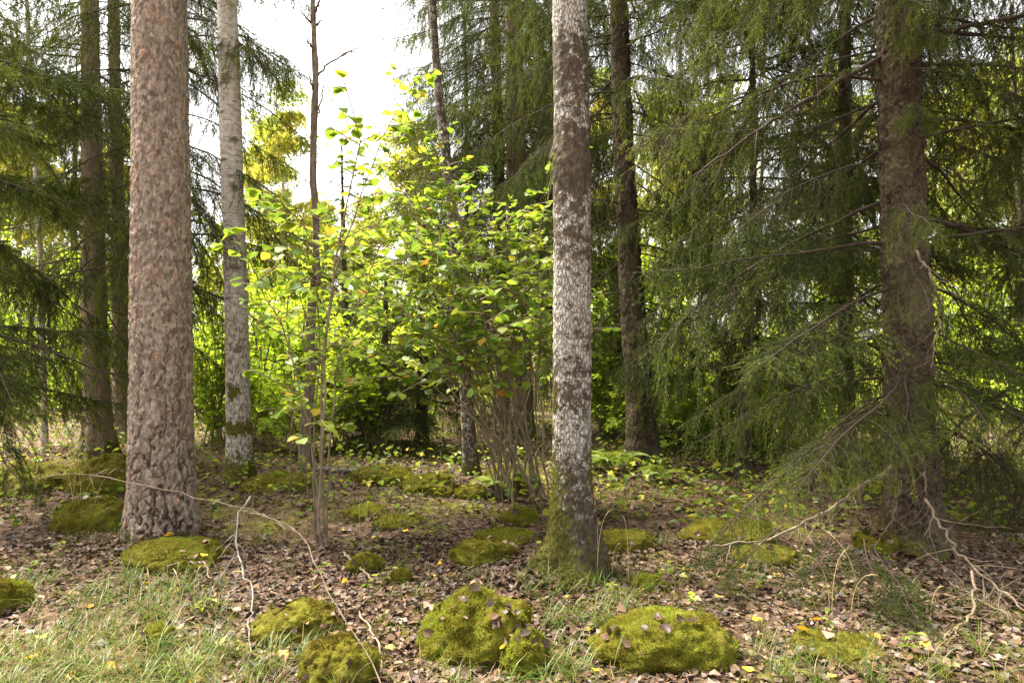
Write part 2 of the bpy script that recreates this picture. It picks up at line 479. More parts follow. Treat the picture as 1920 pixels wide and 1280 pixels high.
# ------------------------------------------------------------------ trunks
def trunk_mesh(name, path, m, n, kind, mat, seed, zfine=None, flare=0.35, flare_h=0.22, lobes=4, mossf=None, lichf=None, knots=()):
    """path rows: x, y, z, r (world), from ground up; returned mesh is local to (x0, y0, z0)"""
    path = np.asarray(path, float)
    o = path[0, :3].copy()
    z0, z1 = path[0, 2], path[-1, 2]
    zf = min(zfine or z1, z1)
    z = np.linspace(z0 - 0.15, zf, n)
    if zf < z1 - 0.05:
        z = np.concatenate([z, np.linspace(zf, z1, 24)[1:]])
    cx = np.interp(z, path[:, 2], path[:, 0]); cy = np.interp(z, path[:, 2], path[:, 1]); r = np.interp(z, path[:, 2], path[:, 3])
    k = max(3, int(0.35 / max((zf - z0) / n, 1e-3)))
    ker = np.hanning(2 * k + 3)[1:-1]; ker /= ker.sum(); pd = len(ker) // 2
    sm = lambda a: np.convolve(np.concatenate([2 * a[0] - a[1:pd + 1][::-1], a, 2 * a[-1] - a[-pd - 1:-1][::-1]]), ker, 'valid')
    cx, cy, r = sm(cx), sm(cy), sm(r)
    th = np.arange(m) * 2 * np.pi / m
    h = (z - z0)[:, None]
    rng = np.random.default_rng(seed)
    ph = rng.uniform(0, 6.28, 3)
    lob = 0.6 * np.sin(lobes * th + ph[0]) + 0.4 * np.sin((lobes + 3) * th + ph[1])
    RR = r[:, None] * (1 + flare * np.exp(-np.maximum(h, 0) / flare_h) * (1 + 0.55 * lob[None]))
    ux, uy = np.cos(th)[None], np.sin(th)[None]
    p = np.stack([ux * r[:, None] + 0 * h, uy * r[:, None] + 0 * h, np.broadcast_to(z[:, None], RR.shape)], -1)
    RR = RR * (1 + 0.03 * fbm(p * np.array([4, 4, 1.3]), seed, 3))
    fis = np.ones(RR.shape)
    if kind == "pine":
        low = np.exp(-(np.maximum(h, 0) / 1.9) ** 1.7)
        w = p + 0.02 * np.stack([fbm(p * 8, seed + 1, 3), fbm(p * 8, seed + 2, 3), fbm(p * 6, seed + 3, 3)], -1)
        rg = np.minimum(np.abs(fbm(w * np.array([12, 12, 3.0]), seed, 3)), 2.6 * np.abs(fbm(w * np.array([10, 10, 6.0]) + 30, seed + 5, 3)))
        e = sstep(0.015, 0.24, rg)                                   # 0 along the fissures
        terr = lambda q, k: np.floor(q * k) / k
        lay1 = terr(fbm(w * np.array([17, 17, 13]), seed + 9, 4), 3.0)
        lay2 = terr(fbm(w * np.array([44, 44, 60]), seed + 12, 3), 3.0)
        fis = 1 - (1 - e) * (0.10 + 0.90 * low)
        RR = RR + (0.002 + 0.026 * low) * (e - 1) + 0.0052 * lay1 + 0.0030 * lay2 + 0.0015 * fbm(p * 90, seed + 4, 2)
    elif kind == "spruce":
        g1, g2, gid = voro(p * np.array([38, 38, 26]) + 0.3 * fbm(p * 20, seed, 2)[..., None], seed + 9)
        RR = RR + 0.008 * (sstep(0, 0.35, g2 - g1) - 1) + 0.010 * (gid - 0.5) + 0.010 * fbm(p * 14, seed + 4, 4)
        RR = RR + 0.10 * r[:, None] * np.exp(-np.maximum(h, 0) / 0.5) * fbm(np.stack([ux * 2.2 + 0 * h, uy * 2.2 + 0 * h, 0.6 * h + 0 * ux], -1), seed + 7, 3)
    elif kind == "aspen":
        f1, f2, cid = voro(p * np.array([40, 40, 15]) + 0.4 * fbm(p * 18, seed, 2)[..., None], seed)
        low = np.clip(1.15 - h / 3.0, 0.25, 1)
        RR = RR + low * 0.006 * (sstep(0.0, 0.3, f2 - f1) - 1) + 0.0045 * fbm(p * 22, seed + 2, 4)
    elif kind == "snag":
        RR = RR * (1 + 0.22 * fbm(p * np.array([22, 22, 3.5]), seed, 4))
    else:
        RR = RR + 0.003 * fbm(p * np.array([18, 18, 30]), seed + 2, 4)
    for kz, kth, kh, kw, ka in knots:   # height, angle, half height, angular half width, bulge
        d = np.angle(np.exp(1j * (th - kth)))[None]
        RR = RR + ka * np.exp(-((z[:, None] - kz) / kh) ** 2 - (d / kw) ** 2) * (1 + 0.5 * fbm(p * 35, seed + 6, 3))
    scar = np.zeros(RR.shape)
    for kz, kth, kh, kw, ka in knots:
        d = np.angle(np.exp(1j * (th - kth)))[None]
        scar = np.maximum(scar, 1.25 - ((z[:, None] - kz) / kh) ** 2 - (d / kw) ** 2)
    V = np.stack([cx[:, None] + RR * ux, cy[:, None] + RR * uy, np.broadcast_to(z[:, None], RR.shape)], -1)
    moss = np.zeros(RR.shape) if mossf is None else mossf(h + 0 * ux, th[None] + 0 * h, p)
    lich = np.zeros(RR.shape) if lichf is None else lichf(h + 0 * ux, th[None] + 0 * h, p)
    N = len(z)
    idx = np.arange(N * m).reshape(N, m)
    q = np.stack([idx[:-1], np.roll(idx, -1, 1)[:-1], np.roll(idx, -1, 1)[1:], idx[1:]], -1).reshape(-1, 4)
    cap = idx[-1][None, :]
    V = V - o
    me = mesh(name, V, [q, cap], [mat], True, {"moss": moss, "lich": lich, "fis": fis, "scar": scar})
    nrm = np.stack([ux + 0 * h, uy + 0 * h, 0 * RR], -1)
    return me, o, (V, nrm, moss, m, N)

def moss_fuzz(parent, dat, seed, count, length=0.014, thr=0.5, zmax=1.6):
    V, nrm, moss, m, N = dat
    r = np.random.default_rng(seed)
    V2 = V.reshape(-1, 3); n2 = nrm.reshape(-1, 3)
    w = ((moss + 0.6 * fbm(V * 14, seed, 4)) > thr).ravel() & (V2[:, 2] < zmax) & (V2[:, 2] > -0.05) & (moss.ravel() > 0.05)
    ids = np.flatnonzero(w)
    if not len(ids):
        return
    ids = r.choice(ids, count)
    pts = V2[ids] + r.normal(0, 0.006, (count, 3))
    v, f, rnd = fibres(pts, n2[ids], length, seed)
    part("moss", mesh("trunk_moss", v, f, [M_mossdark], False, {"rnd": rnd}), parent, kind="stuff")

def px_path(rows, zbase=None):
    """rows (u, v, d, width_px) bottom first -> x y z r"""
    out = []
    for u, v, d, w in rows:
        q = P(u, v, d); out.append([q[0], q[1], q[2], 0.5 * w / FPX * d * math.cos(math.atan((u - 960) / FPX))])
    out = np.array(out)
    out[0, 2] = float(gz(out[0, 0], out[0, 1]))
    return out

# ------------------------------------------------------------------ spruce boughs
def bough(seed, L, pitch=(-6, -24, -8), n2=70, len2=0.5, hang=0.3, sp3=0.03, len3=0.11, nsp=0.003, nl=0.015, nw=0.0016, bare0=0.12, bare=0.12, r0=0.011, green=True, K2=7, side=(40, 75), split=True):
    r = np.random.default_rng(seed)
    K = 16
    t = np.linspace(0, 1, K)
    pt = np.radians(np.interp(t, [0, 0.55, 1], pitch) + r.normal(0, 3, K))
    yw = np.radians(np.cumsum(r.normal(0, 6.5, K)))
    D = np.stack([np.cos(pt) * np.cos(yw), np.cos(pt) * np.sin(yw), np.sin(pt)], -1)
    main = np.concatenate([[[0, 0, 0]], np.cumsum(D[:-1], 0) * L / (K - 1)])
    wood = [tubes(main[None], (r0 * (1 - 0.85 * t) + 0.0012)[None], 6)]
    ti = np.sort(r.uniform(0.06, 1, n2) ** 0.9)
    P0 = np.stack([np.interp(ti, t, main[:, i]) for i in range(3)], -1)
    T0 = unit(np.stack([np.interp(ti, t, D[:, i]) for i in range(3)], -1))
    sd = np.where(np.arange(n2) % 2 == 0, 1.0, -1.0)
    S = unit(np.cross(np.array([0, 0, 1.0]), T0)) * sd[:, None]
    an = np.radians(r.uniform(*side, n2))
    d = unit(T0 * np.cos(an)[:, None] + S * np.sin(an)[:, None] + np.array([0, 0, 1.0]) * r.uniform(-0.35, 0.08, n2)[:, None])
    prof = np.interp(ti, [0, 0.3, 0.65, 1], [0.65, 1.0, 0.8, 0.22])
    l2 = len2 * prof * r.uniform(0.45, 1.25, n2)
    sec = np.zeros((n2, K2, 3)); sec[:, 0] = P0
    for k in range(1, K2):
        sec[:, k] = sec[:, k - 1] + d * (l2 / (K2 - 1))[:, None]
        d = unit(d + np.array([0, 0, -1.0]) * (hang * r.uniform(0.5, 1.5, n2))[:, None] + r.normal(0, 0.10, (n2, 3)))
    s2 = np.linspace(0, 1, K2)
    wood.append(tubes(sec, (0.0009 + (0.0010 + 0.0016 * l2)[:, None] * (1 - s2)[None]), 3))
    isbare = r.random(n2) < (bare + 0.5 * np.clip((bare0 + 0.25 - ti) / 0.3, 0, 1))
    n3 = np.maximum(1, (l2 / sp3).astype(int))
    own = np.repeat(np.arange(n2), n3)
    M = len(own)
    s = r.uniform(0.08, 1, M)
    ks = np.minimum((s * (K2 - 1)).astype(int), K2 - 2); fr = s * (K2 - 1) - ks
    A = sec[own, ks]; B = sec[own, ks + 1]
    p3 = A + (B - A) * fr[:, None]; T3 = unit(B - A)
    sv = unit(np.cross(T3, np.array([0, 0, 1.0]) + r.normal(0, 0.5, (M, 3)))) * np.where(r.random(M) < .5, 1, -1)[:, None]
    d = unit(T3 * 0.75 + sv * 0.62)
    l3 = len3 * (1.25 - 0.7 * s) * r.uniform(0.3, 1.5, M)
    K3 = 4
    ter = np.zeros((M, K3, 3)); ter[:, 0] = p3
    for k in range(1, K3):
        ter[:, k] = ter[:, k - 1] + d * (l3 / (K3 - 1))[:, None]
        d = unit(d + np.array([0, 0, -1.0]) * hang * 0.5 + r.normal(0, 0.08, (M, 3)))
    keep = np.ones(M, bool) if green else r.random(M) < 0.35
    wood.append(tubes(ter[keep][:, ::3] if K3 == 4 else ter[keep], np.tile([[0.0009, 0.0006]], (keep.sum(), 1)), 3))
    wv, wf = join(wood)
    wme = mesh("spruce_branch_wood", wv, wf, [M_twig], True) if split or not green else None
    if not green:
        return wme, None, wme
    # needles
    sgA, sgB, tone = [], [], []
    g = ~isbare
    tn2 = r.uniform(0, 1, n2)
    for k in range(K2 - 1):
        ok = g & (s2[k] + 0.25 * ti > bare0 + 0.12)
        sgA.append(sec[ok, k]); sgB.append(sec[ok, k + 1]); tone.append(0.6 * tn2[ok] + 0.35 * s2[k])  # tone rises outward: young tips, plus inner shade and lit tips in colour
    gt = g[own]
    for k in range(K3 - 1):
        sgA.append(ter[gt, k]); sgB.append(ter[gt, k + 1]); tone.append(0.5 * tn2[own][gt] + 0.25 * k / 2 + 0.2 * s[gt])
    mk = t[:-1] > 0.55
    sgA.append(main[:-1][mk]); sgB.append(main[1:][mk]); tone.append(np.full(mk.sum(), 0.5))
    A = np.concatenate(sgA); B = np.concatenate(sgB); tone = np.concatenate(tone)
    ln = np.linalg.norm(B - A, axis=1)
    cnt = np.maximum(1, np.round(ln / nsp + r.uniform(-.5, .5, len(ln)))).astype(int)
    ix = np.repeat(np.arange(len(A)), cnt)
    N = len(ix)
    base = A[ix] + (B - A)[ix] * r.random(N)[:, None]
    T = unit((B - A)[ix])
    rv = r.normal(size=(N, 3)); rv = unit(rv - (rv * T).sum(-1, keepdims=True) * T)
    Dn = unit(0.62 * T + 0.8 * rv)
    W = unit(np.cross(Dn, r.normal(size=(N, 3)))) * (nw * 0.5)
    tip = base + Dn * (nl * r.uniform(0.7, 1.2, N))[:, None]
    V = np.stack([base - W, base + W, tip], 1).reshape(-1, 3)
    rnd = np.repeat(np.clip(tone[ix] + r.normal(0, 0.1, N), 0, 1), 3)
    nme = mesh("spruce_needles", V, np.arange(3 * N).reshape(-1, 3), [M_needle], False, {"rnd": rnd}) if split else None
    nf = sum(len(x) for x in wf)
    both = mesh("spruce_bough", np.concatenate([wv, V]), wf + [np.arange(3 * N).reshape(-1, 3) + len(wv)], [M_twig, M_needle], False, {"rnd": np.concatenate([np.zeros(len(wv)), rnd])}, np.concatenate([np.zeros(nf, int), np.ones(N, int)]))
    return wme, nme, both

BOUGH = {
    "curtain": [bough(100 + i, 2.0, (-8, -34, -26), n2=50, len2=0.85, hang=0.42, sp3=0.030, len3=0.085, nsp=0.0023, nl=0.0150, nw=0.0028, bare=0.06, K2=9) for i in range(4)],
    "lively": [bough(200 + i, 1.5, (-4, -18, -2), n2=54, len2=0.56, hang=0.16, sp3=0.030, len3=0.11, nsp=0.0021, nl=0.0150, nw=0.0028, bare=0.04, bare0=0.05) for i in range(3)],
    "sparse": [bough(300 + i, 2.0, (-12, -38, -34), n2=56, len2=0.80, hang=0.42, sp3=0.040, len3=0.09, nsp=0.0025, nl=0.0150, nw=0.0028, bare=0.28, bare0=0.30, K2=9) for i in range(3)],
    "dead": [bough(400 + i, 1.6, (-20, -36, -40), n2=46, len2=0.5, hang=0.20, sp3=0.055, len3=0.16, green=False, r0=0.009) for i in range(3)],
    "far": [bough(500 + i, 2.0, (-8, -28, -12), n2=36, len2=0.75, hang=0.34, sp3=0.05, len3=0.12, nsp=0.0065, nl=0.022, nw=0.0050, bare=0.05, bare0=0.06, split=False) for i in range(4)],
}

def add_boughs(tree, axis, seed, z0, z1, step, per, kinds, size, crown=None, skip=None, dz=8, near=False):
    """axis(z) -> x, y, r in the tree's own space"""
    r = np.random.default_rng(seed)
    z = z0
    a0 = r.uniform(0, 360)
    while z < z1:
        nb = per + int(r.random() < 0.5)
        for k in range(nb):
            a = a0 + 360.0 * k / nb + r.normal(0, 16)
            zz = z + r.uniform(-0.5, 0.5) * step
            if skip and skip(zz, (a + 180) % 360 - 180, r):
                continue
            nm = kinds(zz, r) if callable(kinds) else kinds[int(r.integers(len(kinds)))]
            v = BOUGH[nm][int(r.integers(len(BOUGH[nm])))]
            sc = size * r.uniform(0.75, 1.2) * (crown(zz) if crown else 1.0) * (0.45 if near and abs((a + 270) % 360 - 180) < 40 else 1.0)
            x, y, rad = axis(zz)
            ar = math.radians(a)
            M = Matrix.Translation((x + math.cos(ar) * rad * 0.8, y + math.sin(ar) * rad * 0.8, zz)) @ Matrix.Rotation(ar, 4, 'Z') @ Matrix.Rotation(math.radians(r.normal(0, dz)), 4, 'Y') @ Matrix.Rotation(math.radians(r.normal(0, 10)), 4, 'X') @ Matrix.Diagonal((sc, sc * (1 if r.random() < .5 else -1), sc, 1))
            b = part("branch", v[0] if near else v[2], tree, M)
            if v[1] and near:
                part("needles", v[1], b)
        a0 += 47
        z += step * r.uniform(0.7, 1.3)

def axis_of(path):
    path = np.asarray(path)
    o = path[0, :3]
    return lambda z: (float(np.interp(z + o[2], path[:, 2], path[:, 0]) - o[0]), float(np.interp(z + o[2], path[:, 2], path[:, 1]) - o[1]), float(np.interp(z + o[2], path[:, 2], path[:, 3])))

def leftmoss(amount, top, ang=math.pi, wid=1.4):
    """moss thicker on one side of the stem and near its foot"""
    def f(h, th, p):
        d = np.abs(np.angle(np.exp(1j * (th - ang))))
        return amount * np.clip(1 - h / (top * (0.45 + 0.8 * np.clip(1 - d / wid, 0, 1))), -0.6, 1) * (0.55 + 0.6 * np.clip(1 - d / wid, 0, 1))
    return f

def make_tree(name, label, cat, path, m, n, kind, mat, seed, group=None, fuzz=0, **kw):
    me, o, dat = trunk_mesh(name + "_trunk", path, m, n, kind, mat, seed, **kw)
    t = thing(name, label, cat, o, group)
    part("trunk", me, t)
    if fuzz:
        moss_fuzz(t, dat, seed, fuzz)
    return t

# --- foreground pine
pine_p = px_path([(304, 1008, 5.25, 134), (303, 900, 5.25, 128), (303, 640, 5.25, 119), (301, 300, 5.25, 112), (301, 0, 5.25, 106), (300, -900, 5.25, 88), (300, -1700, 5.25, 66)])
pine = make_tree("pine_tree", "thick pine trunk with flaky reddish grey bark in the left foreground", "tree", pine_p, 210, 560, "pine", M_pine, 11, zfine=4.4, flare=0.2, flare_h=0.2, mossf=lambda h, th, p: 0.75 - h * 4.5, fuzz=2600)
pr_ = np.random.default_rng(9)
for k in range(14):       # its crown, above the frame
    a = k * 2.4
    v = BOUGH["far"][k % 4]
    part("branch", v[2], pine, Matrix.Translation((0, 0, 6.6 + 0.28 * k)) @ Matrix.Rotation(a, 4, 'Z') @ Matrix.Rotation(-0.35, 4, 'Y') @ Matrix.Scale(1.1, 4))

# --- foreground aspen
def aspen_l(h, th, p):
    z = h
    band = 0.5 * vnoise(np.stack([0 * z, 0 * z, z * 3.3], -1), 5) + 0.35 * vnoise(np.stack([p[..., 0] * 5, p[..., 1] * 5, z * 4.5], -1), 6)
    base = np.interp(z, [0, 0.5, 0.9, 1.6, 2.1, 2.45, 2.6, 2.78, 3.0, 3.3, 3.8, 4.6], [0.36, 0.52, 0.66, 0.66, 0.60, 0.55, 0.05, 0.2, 0.62, 0.46, 0.68, 0.66])
    return base + 0.4 * band
def aspen_m(h, th, p):
    a = leftmoss(1.05, 1.15, math.pi * 1.12, 1.7)(h, th, p)
    d = np.abs(np.angle(np.exp(1j * (th - (-0.35)))))
    a = np.maximum(a, 0.9 - ((h - 0.62) / 0.3) ** 2 - (d / 0.35) ** 2)
    d2 = np.abs(np.angle(np.exp(1j * (th - math.pi * 1.1))))
    a = np.maximum(a, 0.75 - ((h - 1.12) / 0.16) ** 2 - (d2 / 0.6) ** 2)
    a = np.maximum(a, 0.9 - ((h - 2.70) / 0.10) ** 2 - (d2 / 0.5) ** 2)
    return a
asp_p = px_path([(1072, 1062, 4.55, 84), (1072, 1000, 4.55, 80), (1072, 900, 4.55, 74), (1073, 640, 4.55, 71), (1072, 400, 4.55, 68), (1071, 200, 4.55, 67), (1068, 0, 4.55, 67), (1060, -900, 4.55, 56), (1060, -1600, 4.55, 40)])
aspen = make_tree("aspen_tree", "aspen trunk with white lichen patches and a mossy foot, right of the frame's centre", "tree", asp_p, 150, 520, "aspen", M_aspen, 21, zfine=4.2, flare=0.60, flare_h=0.15, lobes=3, mossf=aspen_m, lichf=aspen_l, fuzz=9000,
                  knots=[(2.64, -math.pi / 2, 0.10, 1.6, 0.012), (2.72, math.pi, 0.10, 0.5, 0.02), (2.45, 0.0, 0.06, 0.35, 0.012), (2.22, 0.1, 0.05, 0.3, 0.01), (0.12, -0.3, 0.22, 0.35, 0.06), (0.05, math.pi * 1.1, 0.12, 0.4, 0.06)])

# --- pale aspen left of centre
wb_p = px_path([(450, 905, 7.25, 54), (449, 850, 7.25, 50), (446, 700, 7.25, 47), (441, 500, 7.25, 44), (434, 300, 7.25, 43), (426, 0, 7.25, 38), (410, -700, 7.25, 30), (405, -1100, 7.25, 20)])
def wb_m(h, th, p):
    a = 1.15 - h / 0.5
    a = np.maximum(a, 0.85 - ((h - 0.6) / 0.14) ** 2 + 0 * th)
    a = np.maximum(a, 0.85 - ((h - 0.98) / 0.14) ** 2 - (np.angle(np.exp(1j * (th + math.pi / 2))) / 1.0) ** 2)
    return a
pale = make_tree("birch_tree", "pale white barked trunk with dark scars and mossy foot behind the thick pine", "tree", wb_p, 96, 420, "birch", M_birch, 31, zfine=5.4, flare=0.28, flare_h=0.16, mossf=wb_m, lichf=lambda h, th, p: np.clip(1.9 - h / 1.9, 0.35, 1.15), fuzz=3000,
                 knots=[(1.95, -1.9, .022, .55, .003), (2.28, -1.2, .04, .7, .006), (2.62, -1.9, 0.025, 0.8, 0.005), (3.12, -1.0, 0.05, 0.4, 0.006), (3.4, -2.0, 0.03, 0.7, 0.004), (3.62, -0.9, 0.05, 0.6, 0.006), (4.25, -1.5, 0.08, 0.7, 0.008), (4.5, -1.0, .04, .9, .005), (1.42, -1.1, .06, .5, .003), (1.05, -2.1, .03, .6, .003), (2.85, -2.4, .02, .6, .003), (3.9, -2.1, .02, .5, .003)])

# --- thin dead pine with peeling bark
sn_p = px_path([(571, 868, 8.2, 22), (574, 790, 8.2, 19), (583, 700, 8.2, 17), (581, 620, 8.2, 16), (594, 500, 8.2, 15), (591, 400, 8.2, 14), (586, 300, 8.2, 13), (592, 150, 8.2, 12), (586, 0, 8.2, 10), (586, -250, 8.2, 5)])
snag = make_tree("dead_pine", "thin dead trunk with peeling reddish bark and bare twigs left of centre", "tree", sn_p, 24, 380, "snag", M_snag, 41, flare=0.15)
so = sn_p[0, :3]
def limb(parent, rows, r0, r1, mat, name="branch", S=6, off=None, n=14, wob=0.0, seed=0):
    q = resample([P(*a) for a in rows], n) - (so if off is None else off)
    if wob:
        q[1:-1] += np.random.default_rng(seed).normal(0, wob, (n - 2, 3))
    v, f = tubes(q[None], np.linspace(r0, r1, n)[None], S)
    return part(name, mesh("limb", v, f, [mat], True), parent)
for i, rows in enumerate([[(590, 150, 8.2), (612, 122, 8.15), (640, 105, 8.1), (675, 88, 8.1)], [(640, 105, 8.1), (655, 96, 8.1), (668, 100, 8.1)], [(587, 45, 8.2), (572, 32, 8.1), (563, 20, 8.1)], [(588, 50, 8.2), (598, 42, 8.1), (607, 38, 8.1)],
                          [(588, 90, 8.2), (578, 82, 8.1), (576, 70, 8.1)], [(590, 230, 8.2), (600, 200, 8.1), (608, 160, 8.1)], [(590, 20, 8.2), (600, 0, 8.1), (597, -20, 8.1)], [(588, 170, 8.2), (583, 150, 8.1), (580, 140, 8.1)]]):
    limb(snag, rows, 0.016, 0.006, M_snag, wob=0.008, seed=i)

# --- slender leaning aspen
sl_p = px_path([(884, 892, 7.6, 32), (880, 830, 7.6, 27), (872, 700, 7.6, 24), (862, 560, 7.6, 22), (850, 420, 7.6, 20), (838, 300, 7.6, 18), (821, 170, 7.6, 16), (810, 0, 7.6, 14), (800, -300, 7.6, 9)])
slim = make_tree("young_aspen", "slender grey aspen leaning left behind the hazel bush", "tree", sl_p, 36, 300, "birch", M_aspen, 51, flare=0.3, flare_h=0.12, mossf=lambda h, th, p: 0.95 - h / 0.35, lichf=lambda h, th, p: 0.42 + 0.2 * vnoise(p * 9, 3), fuzz=900)
sb_p = px_path([(84, 858, 9.0, 14), (82, 700, 9.0, 12), (76, 500, 9.0, 11), (66, 300, 9.0, 10), (55, 130, 9.0, 9), (45, -150, 9.0, 6)])
make_tree("birch_sapling", "thin white birch stem at the far left behind the mossy mound", "tree", sb_p, 20, 160, "birch", M_birch, 61, flare=0.2, lichf=lambda h, th, p: 0.5 + 0 * h)

# --- spruces
def spruce(name, label, rows, seed, m, n, size, z0, z1, step, per, kinds, group=None, skip=None, crown=None, moss=None, fuzz=0, zfine=None, flare=0.35, dz=8, near=False, upper=0):
    pth = px_path(rows)
    t = make_tree(name, label, "tree", pth, m, n, "spruce", M_spruce_sunlit if seed in (72, 73, 75, 76, 77) else M_spruce, seed, group=group, fuzz=fuzz, zfine=zfine, flare=flare, flare_h=0.2, mossf=moss)
    add_boughs(t, axis_of(pth), seed, z0, z1, step, per, kinds, size, crown, skip, dz, near)
    if upper:  # boughs out of view, added to shade the trees and ground below
        add_boughs(t, axis_of(pth), seed + 50, z1, upper, 0.34, 5, ['far'], size * 1.1, None, None, 8)
    return t, pth

def kinds_big(z, r):
    if z < 0.6: return "dead"
    if z < 1.3: return ["sparse", "lively", "lively"][int(r.integers(3))]
    if z < 2.6: return ["curtain", "curtain", "lively", "sparse"][int(r.integers(4))]
    return ["curtain", "curtain", "curtain", "lively"][int(r.integers(4))]

def skip_front(z, a, r):     # leave the stem in view: few boughs point at the camera (-90 deg)
    if z < 1.7 and abs(a + 90) < 75 and r.random() < 0.85:
        return True
    return abs(a + 90) < 38 and r.random() < (0.5 if z > 1.0 else 0.4)

big, big_p = spruce("spruce_tree", "large dark spruce with flared foot and drooping boughs in the right foreground",
    [(1712, 1030, 4.95, 118), (1709, 940, 4.95, 108), (1706, 850, 4.95, 102), (1702, 600, 4.95, 95), (1690, 300, 4.95, 90), (1683, 0, 4.95, 84), (1670, -900, 4.95, 66), (1665, -1500, 4.95, 48)],
    71, 130, 380, 1.05, 1.0, 5.6, 0.265, 4, kinds_big, skip=skip_front, moss=lambda h, th, p: 0.72 - h / 0.4 + 0.25 * np.cos(th - math.pi), fuzz=3500, zfine=4.2, flare=0.55, near=True, upper=10.5)
spruce("spruce_tree", "tall spruce with a brown stem behind the thick pine at the left",
    [(186, 872, 8.7, 66), (184, 800, 8.7, 57), (178, 600, 8.7, 49), (174, 400, 8.7, 44), (170, 150, 8.7, 38), (165, -300, 8.7, 30), (160, -700, 8.7, 20)],
    72, 72, 240, 1.0, 1.7, 8.0, 0.46, 3, lambda z, r: ["curtain", "lively", "sparse"][int(r.integers(3))], skip=lambda z, a, r: abs(a + 90) < 40 and r.random() < .7, moss=lambda h, th, p: 0.8 - h / 0.5, fuzz=1500, zfine=6, near=True)
spruce("spruce_tree", "second spruce stem standing just behind the left spruce",
    [(228, 842, 10.2, 36), (225, 600, 10.2, 31), (218, 300, 10.2, 27), (212, 0, 10.2, 22), (208, -400, 10.2, 14)],
    73, 48, 200, 1.0, 2.0, 8.0, 0.55, 3, ["curtain", "far"], zfine=7)
spruce("spruce_tree", "spruce at the far left edge whose boughs hang into the picture",
    [(-150, 960, 6.2, 70), (-150, 640, 6.2, 60), (-150, 0, 6.2, 50), (-150, -900, 6.2, 30)],
    74, 48, 120, 1.05, 1.2, 5.0, 0.36, 5, lambda z, r: ["curtain", "lively", "lively"][int(r.integers(3))], skip=lambda z, a, r: abs(a) > 110, near=True)
spruce("spruce_tree", "spruce hidden behind the thick pine, its boughs reaching over the pale trunk",
    [(322, 900, 7.9, 44), (318, 640, 7.9, 40), (312, 0, 7.9, 34), (305, -700, 7.9, 22)],
    75, 40, 160, 0.92, 2.3, 6.6, 0.32, 4, lambda z, r: ["curtain", "curtain", "sparse"][int(r.integers(3))])
spruce("spruce_tree", "spruce with hanging boughs and a straight stem between the aspen and the hazel",
    [(980, 850, 11.0, 44), (976, 640, 11.0, 40), (968, 300, 11.0, 36), (962, 0, 11.0, 30), (955, -400, 11.0, 20)],
    76, 40, 180, 0.98, 1.8, 8.4, 0.26, 5, ["curtain", "curtain", "far"], zfine=8)
spruce("spruce_tree", "slimmer spruce stem beside the straight spruce behind the hazel",
    [(946, 838, 12.3, 28), (940, 500, 12.3, 24), (932, 200, 12.3, 22), (925, -50, 12.3, 18), (920, -400, 12.3, 12)],
    77, 36, 160, 0.95, 2.4, 8.8, 0.34, 4, ["far", "curtain"], zfine=8)
spruce("spruce_tree", "grey stemmed spruce leaning slightly, right behind the lichen spotted aspen",
    [(1207, 885, 8.1, 62), (1203, 800, 8.1, 54), (1188, 600, 8.1, 48), (1170, 300, 8.1, 40), (1160, 0, 8.1, 34), (1150, -600, 8.1, 22)],
    78, 72, 240, 0.9, 1.6, 6.4, 0.28, 4, lambda z, r: ["curtain", "sparse", "curtain"][int(r.integers(3))], skip=lambda z, a, r: (abs(a + 90) < 45 and r.random() < .8) or (a < -110 or a > 150) and z < 4 and r.random() < 0.7, zfine=5.6, upper=9.5)
spruce("spruce_tree", "thin spruce pole with a leaning dead foot left of the large spruce",
    [(1392, 892, 7.6, 26), (1400, 700, 7.6, 20), (1412, 450, 7.6, 16), (1412, 200, 7.6, 14), (1408, 0, 7.6, 13), (1405, -500, 7.6, 9)],
    79, 20, 150, 0.95, 1.2, 6.0, 0.34, 4, lambda z, r: ["curtain", "lively", "sparse"][int(r.integers(3))], upper=10)
spruce("spruce_tree", "short dark spruce stem seen under the large spruce's boughs",
    [(1588, 868, 8.6, 36), (1586, 640, 8.6, 30), (1584, 0, 8.6, 24), (1580, -500, 8.6, 14)],
    80, 30, 120, 1.0, 1.0, 6.4, 0.40, 4, ["curtain", "lively", "far"], upper=10)
spruce("spruce_tree", "spruce at the far right edge whose boughs hang into the picture",
    [(2090, 930, 6.6, 60), (2090, 640, 6.6, 54), (2085, 0, 6.6, 44), (2080, -800, 6.6, 26)],
    81, 40, 120, 1.0, 1.0, 6.0, 0.42, 4, kinds_big, skip=lambda z, a, r: abs(a) < 60, upper=10.5)
# young spruces behind the hazel
def cone(top):
    return lambda z: max(0.12, 1.05 * (1 - z / top))
spruce("young_spruce", "young spruce with dark low boughs behind the hazel bush",
    [(790, 832, 10.0, 22), (792, 640, 10.0, 18), (794, 420, 10.0, 8)], 82, 20, 80, 0.9, 0.45, 3.1, 0.24, 4, ["lively", "sparse", "curtain"], crown=cone(4.6))
spruce("young_spruce", "young pointed spruce standing behind the thin dead trunk",
    [(652, 812, 13.0, 20), (648, 640, 13.0, 16), (640, 255, 13.0, 2)], 83, 20, 80, 1.05, 0.5, 5.2, 0.2, 5, ["far", "lively"], crown=cone(5.7))
spruce("young_spruce", "young dark spruce left of the hazel's lower stems",
    [(720, 838, 9.7, 18), (722, 640, 9.7, 15), (724, 520, 9.7, 5)], 84, 20, 60, 0.75, 0.35, 2.3, 0.22, 4, ["lively", "sparse"], crown=cone(3.4))
